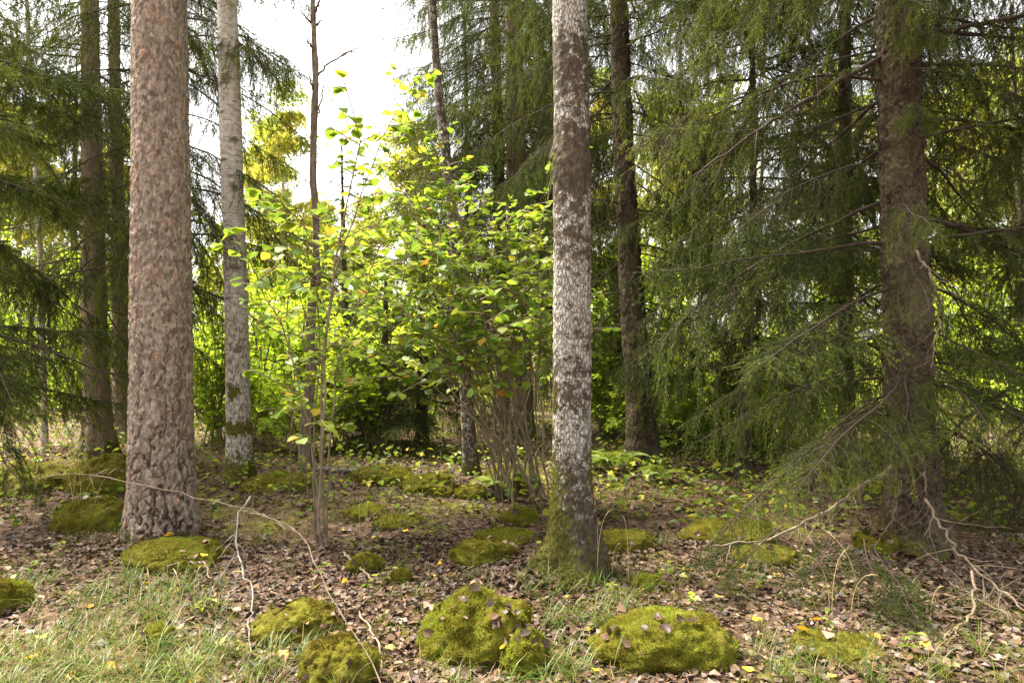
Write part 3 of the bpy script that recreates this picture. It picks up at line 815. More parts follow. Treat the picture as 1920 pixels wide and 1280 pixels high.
# distant spruces
rf = np.random.default_rng(5)
far_lab = {"left": "distant spruce standing in the wood behind the left spruces", "mid": "distant spruce standing in the wood behind the hazel bush", "right": "distant spruce standing in the wood behind the right spruces"}
for i, (u, d, top) in enumerate([(-60, 17, 9), (140, 20, 10), (870, 19, 11), (1020, 18, 10), (1420, 24, 10), (1910, 15, 9)]):
    x = (u - 960) / FPX * d
    zb = float(gz(x, d))
    pth = np.array([[x, d, zb, 0.13], [x + rf.normal(0, .1), d, zb + top * 0.5, 0.09], [x + rf.normal(0, .15), d, zb + top, 0.02]])
    side = "left" if u < 420 else ("mid" if u < 1150 else "right")
    me, o, dat = trunk_mesh("far_spruce_trunk", pth, 14, 40, "spruce", M_spruce, 200 + i, flare=0.2)
    t = thing("spruce_tree", far_lab[side], "tree", o, "distant spruces on the " + side)
    part("trunk", me, t)
    add_boughs(t, axis_of(pth), 300 + i, 1.2, min(top - 0.3, CAM_H + 0.52 * d + 0.6), 0.52, 3, ["far"], 1.1, crown=lambda z, top=top: max(0.25, min(1.0, 1.25 * (1 - z / (top + 0.5)))))

# ------------------------------------------------------------------ leafy shrubs
def leaf_template(nseg=5, w=0.5, fold=0.14, bend=0.22, pet=0.18):
    t = np.linspace(0, 1, nseg + 1)
    hw = w * np.sin(np.pi * np.clip(t, 0, 1) ** 0.85) ** 0.75
    hw[0], hw[-1] = 0.03, 0.0
    hw *= 1 + 0.06 * np.cos(np.arange(nseg + 1) * np.pi)
    z = -bend * t ** 2
    mid = np.stack([t + pet, 0 * t, z], -1)
    Lf = np.stack([t + pet - 0.05 * hw, hw, z + fold * hw], -1); Rg = Lf * np.array([1, -1, 1])
    V = np.concatenate([mid, Lf, Rg, [[0, 0.012, 0], [0, -0.012, 0]]])
    n = nseg + 1
    q = []
    for k in range(nseg):
        q.append([k, k + 1, n + k + 1, n + k]); q.append([k, 2 * n + k, 2 * n + k + 1, k + 1])
    tri = [[3 * n, 3 * n + 1, 0]]
    return V, [np.array(q), np.array(tri)]

def simple_leaf(w=0.36, fold=0.1):
    V = np.array([[0, 0, 0], [0.35, w, fold], [0.75, w * 0.8, fold * .6], [1.05, 0, -0.15], [0.75, -w * 0.8, fold * .6], [0.35, -w, fold]])
    return V, [np.array([[0, 3, 2, 1], [0, 5, 4, 3]])]

def bez(a, b, c, n):
    t = np.linspace(0, 1, n)[:, None]
    return (1 - t) ** 2 * a + 2 * t * (1 - t) * b + t * t * c

def shrub_parts(stems, r, ntw, tlen, lsp, tmin=0.35, r0=0.010, updown=(-0.15, 0.35), sub=0.5):
    """stems (N,K,3). Gives stem tubes, twig tube arrays and leaf frames"""
    stems = np.asarray(stems); N, K = stems.shape[:2]
    own = np.repeat(np.arange(N), ntw)
    M = len(own)
    t = tmin + (1 - tmin) * r.random(M) ** 0.85
    ks = np.minimum((t * (K - 1)).astype(int), K - 2); fr = (t * (K - 1) - ks)[:, None]
    A = stems[own, ks]; B = stems[own, ks + 1]
    p = A + (B - A) * fr; T = unit(B - A)
    az = r.uniform(0, 2 * np.pi, M)
    d = unit(np.stack([np.cos(az), np.sin(az), r.uniform(*updown, M)], -1) + 0.5 * T)
    l = tlen * r.uniform(0.45, 1.2, M) * (1.15 - 0.55 * t)
    KT = 6
    tw = np.zeros((M, KT, 3)); tw[:, 0] = p
    for k in range(1, KT):
        tw[:, k] = tw[:, k - 1] + d * (l / (KT - 1))[:, None]
        d = unit(d + r.normal(0, 0.14, (M, 3)) + np.array([0, 0, -0.05]))
    tips = stems[:, -6:] if K >= 6 else None
    # sub twigs
    ms = int(M * sub)
    ow = r.integers(0, M, ms); kk = r.integers(1, KT - 1, ms)
    d0 = unit(tw[ow, kk + 1] - tw[ow, kk])
    sd = unit(np.cross(d0, np.array([0, 0, 1.0]))) * np.where(r.random(ms) < .5, 1, -1)[:, None]
    d = unit(d0 * 0.7 + sd * 0.8 + r.normal(0, .15, (ms, 3)))
    st = np.zeros((ms, KT, 3)); st[:, 0] = tw[ow, kk]
    ls = l[ow] * r.uniform(0.3, 0.65, ms)
    for k in range(1, KT):
        st[:, k] = st[:, k - 1] + d * (ls / (KT - 1))[:, None]
        d = unit(d + r.normal(0, 0.14, (ms, 3)))
    alltw = np.concatenate([tw, st]); alll = np.concatenate([l, ls])
    src = np.concatenate([alltw] + ([tips] if tips is not None else []))
    ll = np.concatenate([alll] + ([np.linalg.norm(np.diff(tips, axis=1), axis=2).sum(1)] if tips is not None else []))
    nl = np.maximum(2, (ll / lsp).astype(int))
    ow = np.repeat(np.arange(len(src)), nl)
    s = 0.18 + 0.82 * r.random(len(ow))
    ks = np.minimum((s * (KT - 1)).astype(int), KT - 2); fr = (s * (KT - 1) - ks)[:, None]
    A = src[ow, ks]; B = src[ow, ks + 1]
    pos = A + (B - A) * fr; T = unit(B - A)
    sd = unit(np.cross(T, np.array([0.02, 0.01, 1.0]))) * np.where(r.random(len(ow)) < .5, 1, -1)[:, None]
    f = unit(T * r.uniform(0.1, 0.9, (len(ow), 1)) + sd * r.uniform(0.5, 1.0, (len(ow), 1)) + np.array([0, 0, -1.0]) * r.uniform(-0.1, 0.55, (len(ow), 1)))
    up = unit(np.array([0, 0, 1.0]) + r.normal(0, 0.33, (len(ow), 3)))
    return alltw, alll, pos, frames(f, up)

HLEAF = [mesh("hazel_leaf", *leaf_template(5, w, fo, be), [M_hazel_o], True) for w, fo, be in ((0.50, .12, .18), (0.54, .18, .3), (0.47, .05, .1), (0.51, .24, .36))]

def hazel(name, label, stems, radii, seed, ntw, tlen, lsp, tmin, leaf=(0.058, 0.09), sub=0.7, keep=None):
    r = np.random.default_rng(seed)
    base = stems[0][0].copy()
    t = thing(name, label, "shrub", base)
    K = 16
    arr = []
    for q, ra in zip(stems, radii):
        c = resample(q, K); c[1:-1] += r.normal(0, 0.012, (K - 2, 3))
        arr.append(c)
        v, f = tubes((c - base)[None], np.linspace(ra, 0.0042, K)[None], 6)
        part("stem", mesh("hazel_stem", v, f, [M_hstem], True), t)
    tw, tl, pos, R = shrub_parts(np.array(arr), r, ntw, tlen, lsp, tmin, sub=sub)
    v, f = tubes(tw - base, np.linspace(0.0046, 0.0028, tw.shape[1])[None] * (0.7 + 0.6 * tl / tlen)[:, None], 4)
    tp = part("twigs", mesh("hazel_twigs", v, f, [M_hstem], True), t)
    tp["kind"] = "stuff"
    s = r.uniform(*leaf, len(pos))
    if keep is not None:
        k = keep(pos, r); pos, R, s = pos[k], R[k], s[k]
    # the 300 leaves that show largest are leaves of their own
    show = s / pos[:, 1] * np.abs(R[:, :, 2][:, 1] * 0.8 + 0.35)
    order = np.argsort(-show)
    own, rest = order[:300], order[300:]
    for i in own:
        M = Matrix([[*(R[i, a] * s[i]), pos[i, a] - base[a]] for a in range(3)] + [[0, 0, 0, 1]])
        part("leaf", HLEAF[i % 4], t, M)
    if len(rest):
        TV, TF = leaf_template(4)
        v, f = stamp(TV, TF, pos[rest] - base, R[rest], s[rest])
        part("foliage", mesh("hazel_foliage", v, f, [M_hazel_a], True, {"rnd": np.repeat(r.random(len(rest)), len(TV))}), t, kind="stuff")
    return t

def arc(b, tp, r, lift=0.62):
    b, tp = np.asarray(b, float), np.asarray(tp, float)
    c = b * 0.72 + tp * 0.28; c[2] = b[2] + (tp[2] - b[2]) * lift
    c[:2] += r.normal(0, 0.06, 2)
    return bez(b, c, tp, 14)

rh = np.random.default_rng(77)
hb = G(985, 938)
tops = [(700, 300, 5.7), (765, 150, 6.0), (835, 335, 5.9), (880, 430, 6.1), (935, 400, 6.3), (1000, 390, 6.6), (1035, 340, 6.9), (735, 560, 5.3), (660, 640, 5.6), (800, 470, 5.4), (955, 520, 5.7), (1105, 500, 7.0), (870, 330, 6.7), (1015, 600, 6.0), (900, 560, 5.2), (850, 640, 5.5), (790, 380, 6.3), (1010, 480, 6.2), (760, 420, 6.0), (970, 440, 6.0), (700, 420, 5.6), (740, 500, 5.8), (680, 520, 5.5), (820, 560, 5.6), (700, 230, 6.0), (800, 250, 6.2), (640, 440, 5.7), (890, 350, 6.4), (735, 180, 6.1), (680, 340, 5.9), (620, 540, 5.6)]
hst = [arc(hb + np.array([rh.uniform(-.28, .22), rh.uniform(-.15, .25), -0.03]), P(*q), rh) for q in tops]
hazel("hazel_bush", "bright green hazel bush with many stems left of the lichen spotted aspen", hst, rh.uniform(0.007, 0.013, len(hst)), 91, 10, 0.78, 0.066, 0.44)
sb = G(604, 1018)
sap = [[sb, P(607, 800, 5.05), P(612, 600, 5.0), P(640, 420, 4.95), P(668, 300, 4.9), P(672, 230, 4.9), P(640, 140, 4.9)],
       [sb + [0.02, .05, 0], P(600, 850, 5.1), P(604, 640, 5.1), P(625, 520, 5.1), P(690, 330, 5.1), P(745, 205, 5.1)],
       [G(590, 1000), P(592, 820, 5.2), P(600, 640, 5.2), P(596, 480, 5.15), P(560, 400, 5.0), P(500, 360, 4.8)],
       [G(577, 962), P(576, 820, 5.5), P(570, 620, 5.5), P(560, 480, 5.4), P(530, 380, 5.3)],
       [G(548, 955), P(545, 800, 5.6), P(537, 600, 5.5), P(540, 500, 5.4), P(570, 400, 5.2)],
       [G(612, 1000), P(618, 820, 5.2), P(640, 640, 5.2), P(690, 520, 5.2), P(720, 440, 5.2)],
       [G(596, 1010), P(585, 850, 5.0), P(560, 700, 4.8), P(500, 560, 4.6), P(440, 430, 4.4)]]
hazel("hazel_sapling", "thin stemmed hazel sapling with sparse round leaves in front of the dead trunk", [np.array(q) for q in sap], [0.013, 0.011, 0.010, 0.009, 0.009, 0.010, 0.007], 92, 13, 0.42, 0.078, 0.34, leaf=(0.068, 0.10), sub=0.35)

# background bushes
def bush_variant(seed, Hh, W, ns, ntw, leaf=(0.06, 0.10), mat=None, lsp=0.05, tlen=0.6):
    r = np.random.default_rng(seed)
    st = []
    for k in range(ns):
        a = r.uniform(0, 6.28); q = W * math.sqrt(r.random())
        h = Hh * r.uniform(0.6, 1.1)
        b = np.array([r.normal(0, .12), r.normal(0, .12), -0.05]); tp = np.array([math.cos(a) * q, math.sin(a) * q, h])
        st.append(resample(arc(b, tp, r), 12))
    st = np.array(st)
    tw, tl, pos, R = shrub_parts(st, r, int(ntw * 1.15), tlen, lsp, 0.06)
    v1 = tubes(st, np.linspace(0.014, 0.004, 12)[None] * np.ones((ns, 1)), 5); v2 = tubes(tw, np.linspace(0.004, 0.0015, tw.shape[1])[None] * np.ones((len(tw), 1)), 3)
    wv, wf = join([v1, v2])
    TV, TF = simple_leaf()
    s = r.uniform(*leaf, len(pos))
    v, f = stamp(TV, TF, pos, R, s)
    return mesh("bush_stems", wv, wf, [M_hstem], True), mesh("bush_foliage", v, f, [mat or M_bush], False, {"rnd": np.repeat(np.clip(r.normal(.5, .22, len(pos)), 0, 1), len(TV))})

BUSH = [bush_variant(600 + i, h, w, ns, nt) for i, (h, w, ns, nt) in enumerate([(2.6, 0.9, 9, 16), (3.3, 1.0, 9, 18), (1.7, 0.8, 9, 12), (4.2, 1.1, 9, 22), (1.0, 0.6, 8, 9)])]
def place_bush(vi, x, y, s, label, group, name="leafy_bush", cat="shrub"):
    t = thing(name, label, cat, (x, y, float(gz(x, y)) - 0.02), group)
    t.rotation_euler = (0, 0, rb.uniform(0, 6.28)); t.scale = (s, s, s * rb.uniform(0.9, 1.15))
    part("stems", BUSH[vi][0], t); part("foliage", BUSH[vi][1], t, kind="stuff")
rb = np.random.default_rng(55)
zones = [  # u range, d range, count, variants, scale, label, group
    ((365, 560), (10.0, 18), 11, (0, 2, 1, 2), 1.0, "green leafy bush in the sunny thicket behind the pale trunk", "bushes behind the pale trunk"),
    ((560, 720), (10.5, 19), 7, (0, 1, 2), 0.95, "green leafy bush in the thicket behind the thin dead trunk", "bushes behind the dead trunk"),
    ((720, 1030), (12.5, 19), 8, (0, 1, 0), 1.0, "green leafy bush in the shade behind the hazel bush", "bushes behind the hazel"),
    ((1100, 1230), (9.5, 15), 15, (0, 2, 1), 0.9, "green leafy bush behind the lichen spotted aspen", "bushes behind the aspen"),
    ((1230, 1660), (13, 22), 10, (0, 2, 2), 1.0, "green leafy bush seen through the boughs left of the large spruce", "bushes left of the large spruce"),
    ((1740, 1960), (11, 18), 10, (0, 1, 2), 1.0, "green leafy bush behind the boughs right of the large spruce", "bushes right of the large spruce"),
    ((365, 740), (9.5, 15), 9, (2, 4, 2), 1.0, "low bright green bush growing at the edge of the thicket", "low bushes at the edge of the thicket"),
    ((1100, 1640), (9.0, 13), 12, (4, 4, 2), 0.8, "low bright green bush under the boughs between the aspen and the large spruce", "low bushes under the right boughs"),
    ((-40, 240), (12, 19), 11, (0, 1, 0), 1.0, "green leafy bush in the shade behind the left spruces", "bushes behind the left spruces")]
for (u0, u1), (d0, d1), n, vs, sc, lab, grp in zones:
    for k in range(n):
        u = u0 + (u1 - u0) * (k + rb.random()) / n; d = rb.uniform(d0, d1)
        place_bush(vs[int(rb.integers(len(vs)))], (u - 960) / FPX * d, d, sc * rb.uniform(0.8, 1.2), lab, grp)
for k in range(28):      # far edge of the wood
    d = rb.uniform(24, 38); u = -80 + 2080 * (k + rb.random()) / 28
    vi = 0 if 330 < u < 480 else 3
    place_bush(vi, (u - 960) / FPX * d, d, rb.uniform(1.1, 1.5) * (0.8 if 330 < u < 480 else 1.15), "tall green bush at the far edge of the wood", "bushes at the far edge of the wood")

# distant birches
def birch_variant(seed, Hh):
    r = np.random.default_rng(seed)
    tr = np.stack([r.normal(0, .12, 10).cumsum() * .5, r.normal(0, .12, 10).cumsum() * .5, np.linspace(0, Hh, 10)], -1); tr[0] = 0
    nb = 46
    t = r.uniform(0.28, 1, nb); p0 = np.stack([np.interp(t, np.linspace(0, 1, 10), tr[:, i]) for i in range(3)], -1)
    a = r.uniform(0, 6.28, nb); d = unit(np.stack([np.cos(a), np.sin(a), r.uniform(.5, 1.2, nb)], -1)); l = Hh * 0.24 * (1.15 - t) * r.uniform(.7, 1.25, nb) + .35
    br = np.zeros((nb, 7, 3)); br[:, 0] = p0
    for k in range(1, 7):
        br[:, k] = br[:, k - 1] + d * (l / 6)[:, None]; d = unit(d + np.array([0, 0, -0.2]) + r.normal(0, .12, (nb, 3)))
    n = 2200
    o = r.integers(0, nb, n); k = r.integers(1, 7, n); q = br[o, k]
    d = unit(r.normal(0, 1, (n, 3)) * [1, 1, .3]); hl = r.uniform(.35, .95, n)
    hg = np.zeros((n, 6, 3)); hg[:, 0] = q
    for k in range(1, 6):
        hg[:, k] = hg[:, k - 1] + d * (hl / 5)[:, None]; d = unit(d + np.array([0, 0, -0.65]))
    m = 13
    oo = np.repeat(np.arange(n), m); ks = r.integers(0, 5, n * m); fr = r.random((n * m, 1))
    pos = hg[oo, ks] * (1 - fr) + hg[oo, ks + 1] * fr + r.normal(0, .03, (n * m, 3))
    f = unit(r.normal(0, 1, (n * m, 3)) + [0, 0, -0.8]); R = frames(f, r.normal(0, 1, (n * m, 3)))
    TV = np.array([[0, 0, 0], [0.5, .42, 0], [1.0, 0, 0], [0.5, -.42, 0]]); TF = [np.array([[0, 1, 2, 3]])]
    v, fc = stamp(TV, TF, pos, R, r.uniform(.075, .12, n * m))
    w = join([tubes(tr[None], np.linspace(.11, .02, 10)[None], 8)])
    b = join([tubes(br, np.linspace(.022, .006, 7)[None] * np.ones((nb, 1)), 4), tubes(hg[::2, [0, 2, 5]], np.linspace(.004, .0015, 3)[None] * np.ones((len(hg[::2]), 1)), 3)])
    za = np.zeros(len(w[0]))
    rnd = np.clip(0.5 + 0.4 * vnoise(pos * 0.9, seed) + r.normal(0, .15, n * m), 0, 1)
    return (mesh("birch_far_trunk", w[0], w[1], [M_birch], True, {"moss": za, "lich": za + .3}), mesh("birch_far_limbs", b[0], b[1], [M_hstem], True), mesh("birch_far_crown", v, fc, [M_birchleaf], False, {"rnd": np.repeat(rnd, 4)}))
BIR = [birch_variant(700, 12.0), birch_variant(701, 10.0)]
def far_birch(vi, u, d, s, label, group=None):
    x = (u - 960) / FPX * d
    t = thing("birch_tree", label, "tree", (x, d, float(gz(x, d))), group)
    t.rotation_euler = (0, 0, rb.uniform(0, 6.28)); t.scale = (s, s, s)
    part("trunk", BIR[vi][0], t); part("limbs", BIR[vi][1], t); part("crown", BIR[vi][2], t, kind="stuff")
far_birch(0, 535, 27, 1.0, "tall sunlit yellow birch between the pale trunk and the thin dead trunk")
far_birch(1, 775, 27, 1.02, "sunlit yellow birch seen behind the slender leaning aspen")
far_birch(0, 492, 31, 0.98, "tall yellow birch just right of the pale trunk, farther back")
far_birch(1, 392, 38, 0.62, "small distant birch in the gap between the pine and the pale trunk")
far_birch(1, 690, 34, 0.85, "pale yellow birch crown low behind the hazel sapling's top leaves")
far_birch(1, 600, 30, 0.75, "smaller yellow birch behind the young pointed spruce")
for u, d, s in ((1020, 24, 1.0), (1130, 25, 1.0), (1290, 22, .9), (1340, 26, 1.0), (1240, 27, 1.0), (1560, 24, 1.0), (1830, 20, .9), (1900, 22, 1.0), (1760, 25, 1.0)):
    far_birch(int(s < 1), u, d, s, "distant yellow green birch glowing behind the right spruces", "distant birches behind the right spruces")
for u, d, s in ((40, 22, .9), (100, 26, 1.0), (220, 24, .9), (-20, 25, 1.0)):
    far_birch(int(s < 1), u, d, s, "distant yellow green birch glowing behind the left spruces", "distant birches behind the left spruces")

# ------------------------------------------------------------------ mossy boulders and mounds
def boulder(name, label, u0, u1, vt, vb, seed, cat="boulder", rough=0.24, nfib=3000, deep=0.8, fib=0.019, mat=None, group=None):
    db = CAM_H * FPX / (vb - 640.0)
    w = (u1 - u0) / FPX * db
    dc = db + w * 0.5 * deep * 0.8
    w *= dc / db
    cx = ((u0 + u1) / 2 - 960) / FPX * dc
    gz0 = float(gz(cx, dc))
    zt = CAM_H - (vt - 640) / FPX * dc
    hgt = max(0.04, (zt - gz0) * 0.77)
    nu, nv = (124, 52) if nfib > 8500 else (72, 30)
    a = np.arange(nu) * 2 * np.pi / nu
    b = np.linspace(-0.5, np.pi / 2, nv)
    ca = np.cos(b)[:, None]
    n0 = np.stack([ca * np.cos(a), ca * np.sin(a), np.sin(b)[:, None] + 0 * a], -1)
    sz = np.array([w / 2, w / 2 * deep, hgt])
    n0 = np.stack([n0[..., 0], n0[..., 1], np.sign(n0[..., 2]) * np.abs(n0[..., 2]) ** 0.72], -1)
    f = 1 + 0.55 * rough * fbm(n0 * 1.4 + seed * 3.1, seed, 3) + rough * 0.28 * fbm(n0 * 4 + seed, seed + 2, 3)
    V = n0 * f[..., None] * sz
    V = V + unit(n0 / sz) * (0.010 * fbm(V * 9 + seed, seed + 3, 3) + 0.007 * fbm(V * 38 + seed, seed + 4, 3))[..., None]
    V[-1] = V[-1].mean(0)
    idx = np.arange(nv * nu).reshape(nv, nu)
    q = np.stack([idx[:-1], np.roll(idx, -1, 1)[:-1], np.roll(idx, -1, 1)[1:], idx[1:]], -1).reshape(-1, 4)
    o = tag(part(name, mesh(name, V, [q], [mat or M_moss], True), mat=Matrix.Translation((cx, dc, gz0))), label, cat, group)
    r = np.random.default_rng(seed)
    i = r.integers(0, nv - 1, nfib); j = r.integers(0, nu, nfib)
    kk = r.random(nfib) < ca[i, 0] + 0.05
    i, j = i[kk], j[kk]
    fu, fv = r.random((len(i), 1)), r.random((len(i), 1))
    jj = (j + 1) % nu
    pts = (V[i, j] * (1 - fu) + V[i, jj] * fu) * (1 - fv) + (V[i + 1, j] * (1 - fu) + V[i + 1, jj] * fu) * fv
    kp = fbm(pts * 7 + 40, seed + 8, 3) < 0.28
    pts, i, j = pts[kp], i[kp], j[kp]
    nr = unit(unit(n0[i, j] / sz))
    v, fc, rnd = fibres(pts, nr, fib, seed, 0.0016 + 0.0002 * dc)
    part("moss", mesh("boulder_moss", v, fc, [M_mossfib], False, {"rnd": rnd}), o, kind="stuff")
    BOULD.append((o, V, n0, sz, np.array([cx, dc, gz0])))
    return o
BOULD = []
boulder("mossy_boulder", "large rounded mossy boulder strewn with leaves at the bottom centre", 778, 1000, 1088, 1232, 1, nfib=26000, deep=0.75)
boulder("mossy_boulder", "low mossy lump joined to the right of the large centre boulder", 930, 1035, 1160, 1258, 2, nfib=9000)
boulder("mossy_boulder", "broad olive brown mossy boulder at the bottom right of the aspen", 1115, 1372, 1134, 1250, 3, nfib=26000, deep=0.7)
boulder("mossy_boulder", "mossy boulder cut by the bottom edge left of centre", 562, 708, 1165, 1290, 4, nfib=15000)
boulder("mossy_boulder", "flat brownish mossy boulder beside the lichen covered dead branch", 468, 640, 1122, 1200, 5, nfib=15000)
boulder("mossy_boulder", "bright mossy boulder lying left of the aspen's foot", 848, 962, 1005, 1056, 6, nfib=11000)
boulder("mossy_boulder", "small mossy boulder on the litter left of the bright one", 646, 718, 1028, 1066, 7, nfib=5000)
boulder("mossy_boulder", "tiny moss cushion between the small and the large boulders", 733, 772, 1063, 1085, 8, nfib=2400)
boulder("mossy_boulder", "wide mossy boulder behind the clearing, leftmost of the back row", 652, 782, 866, 916, 9, nfib=9000)
boulder("mossy_boulder", "rounded mossy boulder in the middle of the back row", 750, 858, 880, 936, 10, nfib=9000)
boulder("mossy_boulder", "small mossy boulder at the right end of the back row", 848, 912, 904, 938, 11, nfib=4000)
boulder("mossy_boulder", "tall mossy boulder behind the hazel stems", 905, 1010, 858, 925, 12, nfib=7000)
boulder("mossy_boulder", "low mossy boulder in front of the hazel stems", 942, 1012, 944, 977, 13, nfib=4500)
boulder("mossy_boulder", "flat mossy boulder left of the aspen", 890, 1010, 988, 1012, 14, nfib=7000)
boulder("mossy_boulder", "mossy boulder left of the thick pine's foot", 112, 250, 916, 990, 15, nfib=12000)
boulder("moss_mound", "mossy mound at the foot of the left spruce", 130, 262, 838, 915, 16, "mound", nfib=8000)
boulder("moss_mound", "wide mossy mound at the left edge under the birch stem", -40, 150, 855, 915, 17, "mound", nfib=9000)
boulder("mossy_boulder", "mossy boulder at the left edge of the foreground", -50, 55, 1068, 1140, 18, nfib=9000)
boulder("moss_mound", "dark mossy mound under the boughs right of the aspen", 1290, 1450, 968, 1015, 19, "mound", nfib=9000, rough=0.25)
boulder("moss_mound", "grassy moss hummock left of the clearing", 645, 725, 945, 974, 20, "mound", nfib=5000)
boulder("moss_mound", "moss cushion around the front of the thick pine's foot", 235, 425, 1002, 1058, 21, "mound", nfib=12000, rough=0.22)
boulder("moss_mound", "grassy hummock at the foot of the pale trunk", 455, 585, 878, 930, 22, "mound", nfib=6000)
boulder("moss_mound", "yellow mossy top beside the short dark spruce stem", 1545, 1645, 876, 912, 23, "mound", nfib=4500)
boulder("moss_mound", "small moss cushion in the grass at the lower left", 266, 330, 1165, 1200, 24, "mound", nfib=3500)
boulder("moss_mound", "low moss patch right of the aspen's foot", 1110, 1230, 985, 1025, 25, "mound", nfib=5000)
boulder("moss_mound", "moss patch in the dark in front of the large spruce", 1380, 1500, 1015, 1050, 26, "mound", nfib=4000)
boulder("moss_mound", "thin moss patch right of the broad olive boulder", 1480, 1660, 1195, 1235, 27, "mound", nfib=7000)
boulder("moss_mound", "small moss cushion right of the aspen in the grass", 1190, 1250, 1072, 1100, 28, "mound", nfib=3000)
boulder("moss_mound", "moss patch left of the large spruce's foot", 1600, 1690, 985, 1040, 29, "mound", nfib=4500)
boulder("moss_mound", "moss hummock behind the small boulder in the clearing", 700, 800, 962, 990, 30, "mound", nfib=4000)

# ------------------------------------------------------------------ leaf litter
rl = np.random.default_rng(8)
def litter_template(seed):
    r = np.random.default_rng(seed)
    n = 7
    a = np.arange(n) * 2 * np.pi / n
    rad = np.array([0.72, .50, .46, .43, .43, .46, .50]) * r.uniform(.72, 1.15, n)
    a = a + r.normal(0, .1, n)
    x, y = np.cos(a) * rad, np.sin(a) * rad * r.uniform(.6, 1.0)
    cu, ax = r.uniform(-.3, 1.5), r.uniform(0, 3.14)
    z = cu * (x * math.cos(ax) + y * math.sin(ax)) ** 2 + r.uniform(-.1, .5) * np.abs(y) + r.normal(0, .07, n)
    V = np.concatenate([[[0, 0, 0]], np.stack([x, y, z], -1)])
    return V, np.array([[0, 1 + k, 1 + (k + 1) % n] for k in range(n)])
LT = [litter_template(i) for i in range(8)]

def drop(x, y):
    """height of the ground or boulder top at x, y"""
    z = float(gz(x, y)); nn = np.array([0, 0, 1.0])
    for o, V, n0, sz, c in BOULD:
        q = ((x - c[0]) / sz[0]) ** 2 + ((y - c[1]) / sz[1]) ** 2
        if q < 0.9:
            d2 = (V[..., 0] - (x - c[0])) ** 2 + (V[..., 1] - (y - c[1])) ** 2 + (V[..., 2] < 0) * 9
            i = np.unravel_index(np.argmin(d2), d2.shape)
            if V[i][2] + c[2] > z:
                z = float(V[i][2] + c[2]) + 0.012; nn = unit(n0[i] / sz)
    return z, nn

def ground_points(n, d0, d1, power=1.0, margin=1.06):
    d = d0 + (d1 - d0) * rl.random(n) ** power
    x = (rl.uniform(-1, 1, n)) * d * 0.75 * margin
    return x, d

def litter_density(x, y):
    p = np.stack([x, y, 0 * x], -1)
    return 0.8 + 0.5 * vnoise(p * 0.9, 31) - 0.35 * sstep(-0.6, -1.8, x) * sstep(4.2, 3.2, y)

Vs, Fs, Rn, off = [], [], [], 0
for (n, d0, d1, pw) in ((32000, 2.2, 5.2, 0.62), (20000, 5.0, 9.5, 0.7), (6000, 9, 14, 0.8)):
    x, y = ground_points(n, d0, d1, pw)
    k = rl.random(n) < litter_density(x, y)
    x, y = x[k], y[k]
    z = gz(x, y) + np.abs(rl.normal(0.006, 0.009, len(x)))
    up = unit(np.stack([rl.normal(0, .5, len(x)), rl.normal(0, .5, len(x)), np.ones(len(x))], -1))
    fw = np.stack([np.cos(q := rl.uniform(0, 6.28, len(x))), np.sin(q), 0 * x], -1)
    R = frames(fw, up); s = rl.uniform(0.018, 0.054, len(x)) * (1.15 if d0 > 4.9 else 1.0)
    pos = np.stack([x, y, z], -1)
    tone = np.clip(rl.beta(2.0, 2.9, len(x)) + 0.14 * vnoise(pos * 0.8, 12), 0, 1)
    for i, (TV, TF) in enumerate(LT):
        m = np.arange(len(x)) % 8 == i
        v, f = stamp(TV, [TF], pos[m], R[m], s[m])
        Vs.append(v); Fs.append(f[0] + off); off += len(v); Rn.append(np.repeat(tone[m], len(TV)))
pos, nor = [], []
for bi in range(len(BOULD)):      # leaves drifted against the boulders
    o, V, n0, sz, c = BOULD[bi]
    for k in range(int(30 + 90 * sz[0])):
        a = rl.uniform(0, 6.28); q = rl.uniform(0.92, 1.2)
        x, y = c[0] + math.cos(a) * q * sz[0], c[1] + math.sin(a) * q * sz[1]
        z, nn = drop(x, y)
        pos.append([x, y, z + rl.uniform(0.0, 0.022)]); nor.append(nn)
for pth, rr in ((pine_p, 0.26), (asp_p, 0.16), (big_p, 0.26), (wb_p, 0.16)):      # and against the stems
    for k in range(260):
        a = rl.uniform(0, 6.28); q = rr * rl.uniform(1.0, 1.75)
        x, y = pth[0, 0] + math.cos(a) * q, pth[0, 1] + math.sin(a) * q
        z, nn = drop(x, y)
        pos.append([x, y, z + rl.uniform(0.005, 0.045) * max(0, 2.0 - q / rr)]); nor.append(nn)
pos = np.array(pos); nor = unit(np.array(nor) + rl.normal(0, .35, pos.shape))
q = rl.uniform(0, 6.28, len(pos))
R = frames(np.stack([np.cos(q), np.sin(q), 0 * q], -1), nor); sq = rl.uniform(.024, .06, len(pos))
for i, (TV, TF) in enumerate(LT):
    m = np.arange(len(pos)) % 8 == i
    v, f = stamp(TV, [TF], pos[m], R[m], sq[m])
    Vs.append(v); Fs.append(f[0] + off); off += len(v); Rn.append(np.repeat(np.clip(rl.beta(2.0, 2.9, m.sum()), 0, 1), len(TV)))
lit = part("leaf_litter", mesh("leaf_litter", np.concatenate(Vs), [np.concatenate(Fs)], [M_brown_a], False, {"rnd": np.concatenate(Rn)}), ground, kind="stuff", label="brown and grey dead leaves carpeting the ground")
n = 12000     # needles, straw and twig bits
x, y = ground_points(n, 2.2, 9.5, 0.8)
q = rl.uniform(0, 6.28, n); L = rl.uniform(.02, .11, n) * np.where(rl.random(n) < .12, 2.2, 1) * np.where(rl.random(n) < .02, 2.2, 1)
c0 = np.stack([x, y, gz(x, y) + rl.uniform(.004, .028, n)], -1)
dv = np.stack([np.cos(q), np.sin(q), rl.normal(0, .16, n)], -1) * L[:, None]
md = c0 + rl.normal(0, .05, (n, 3)) * L[:, None]
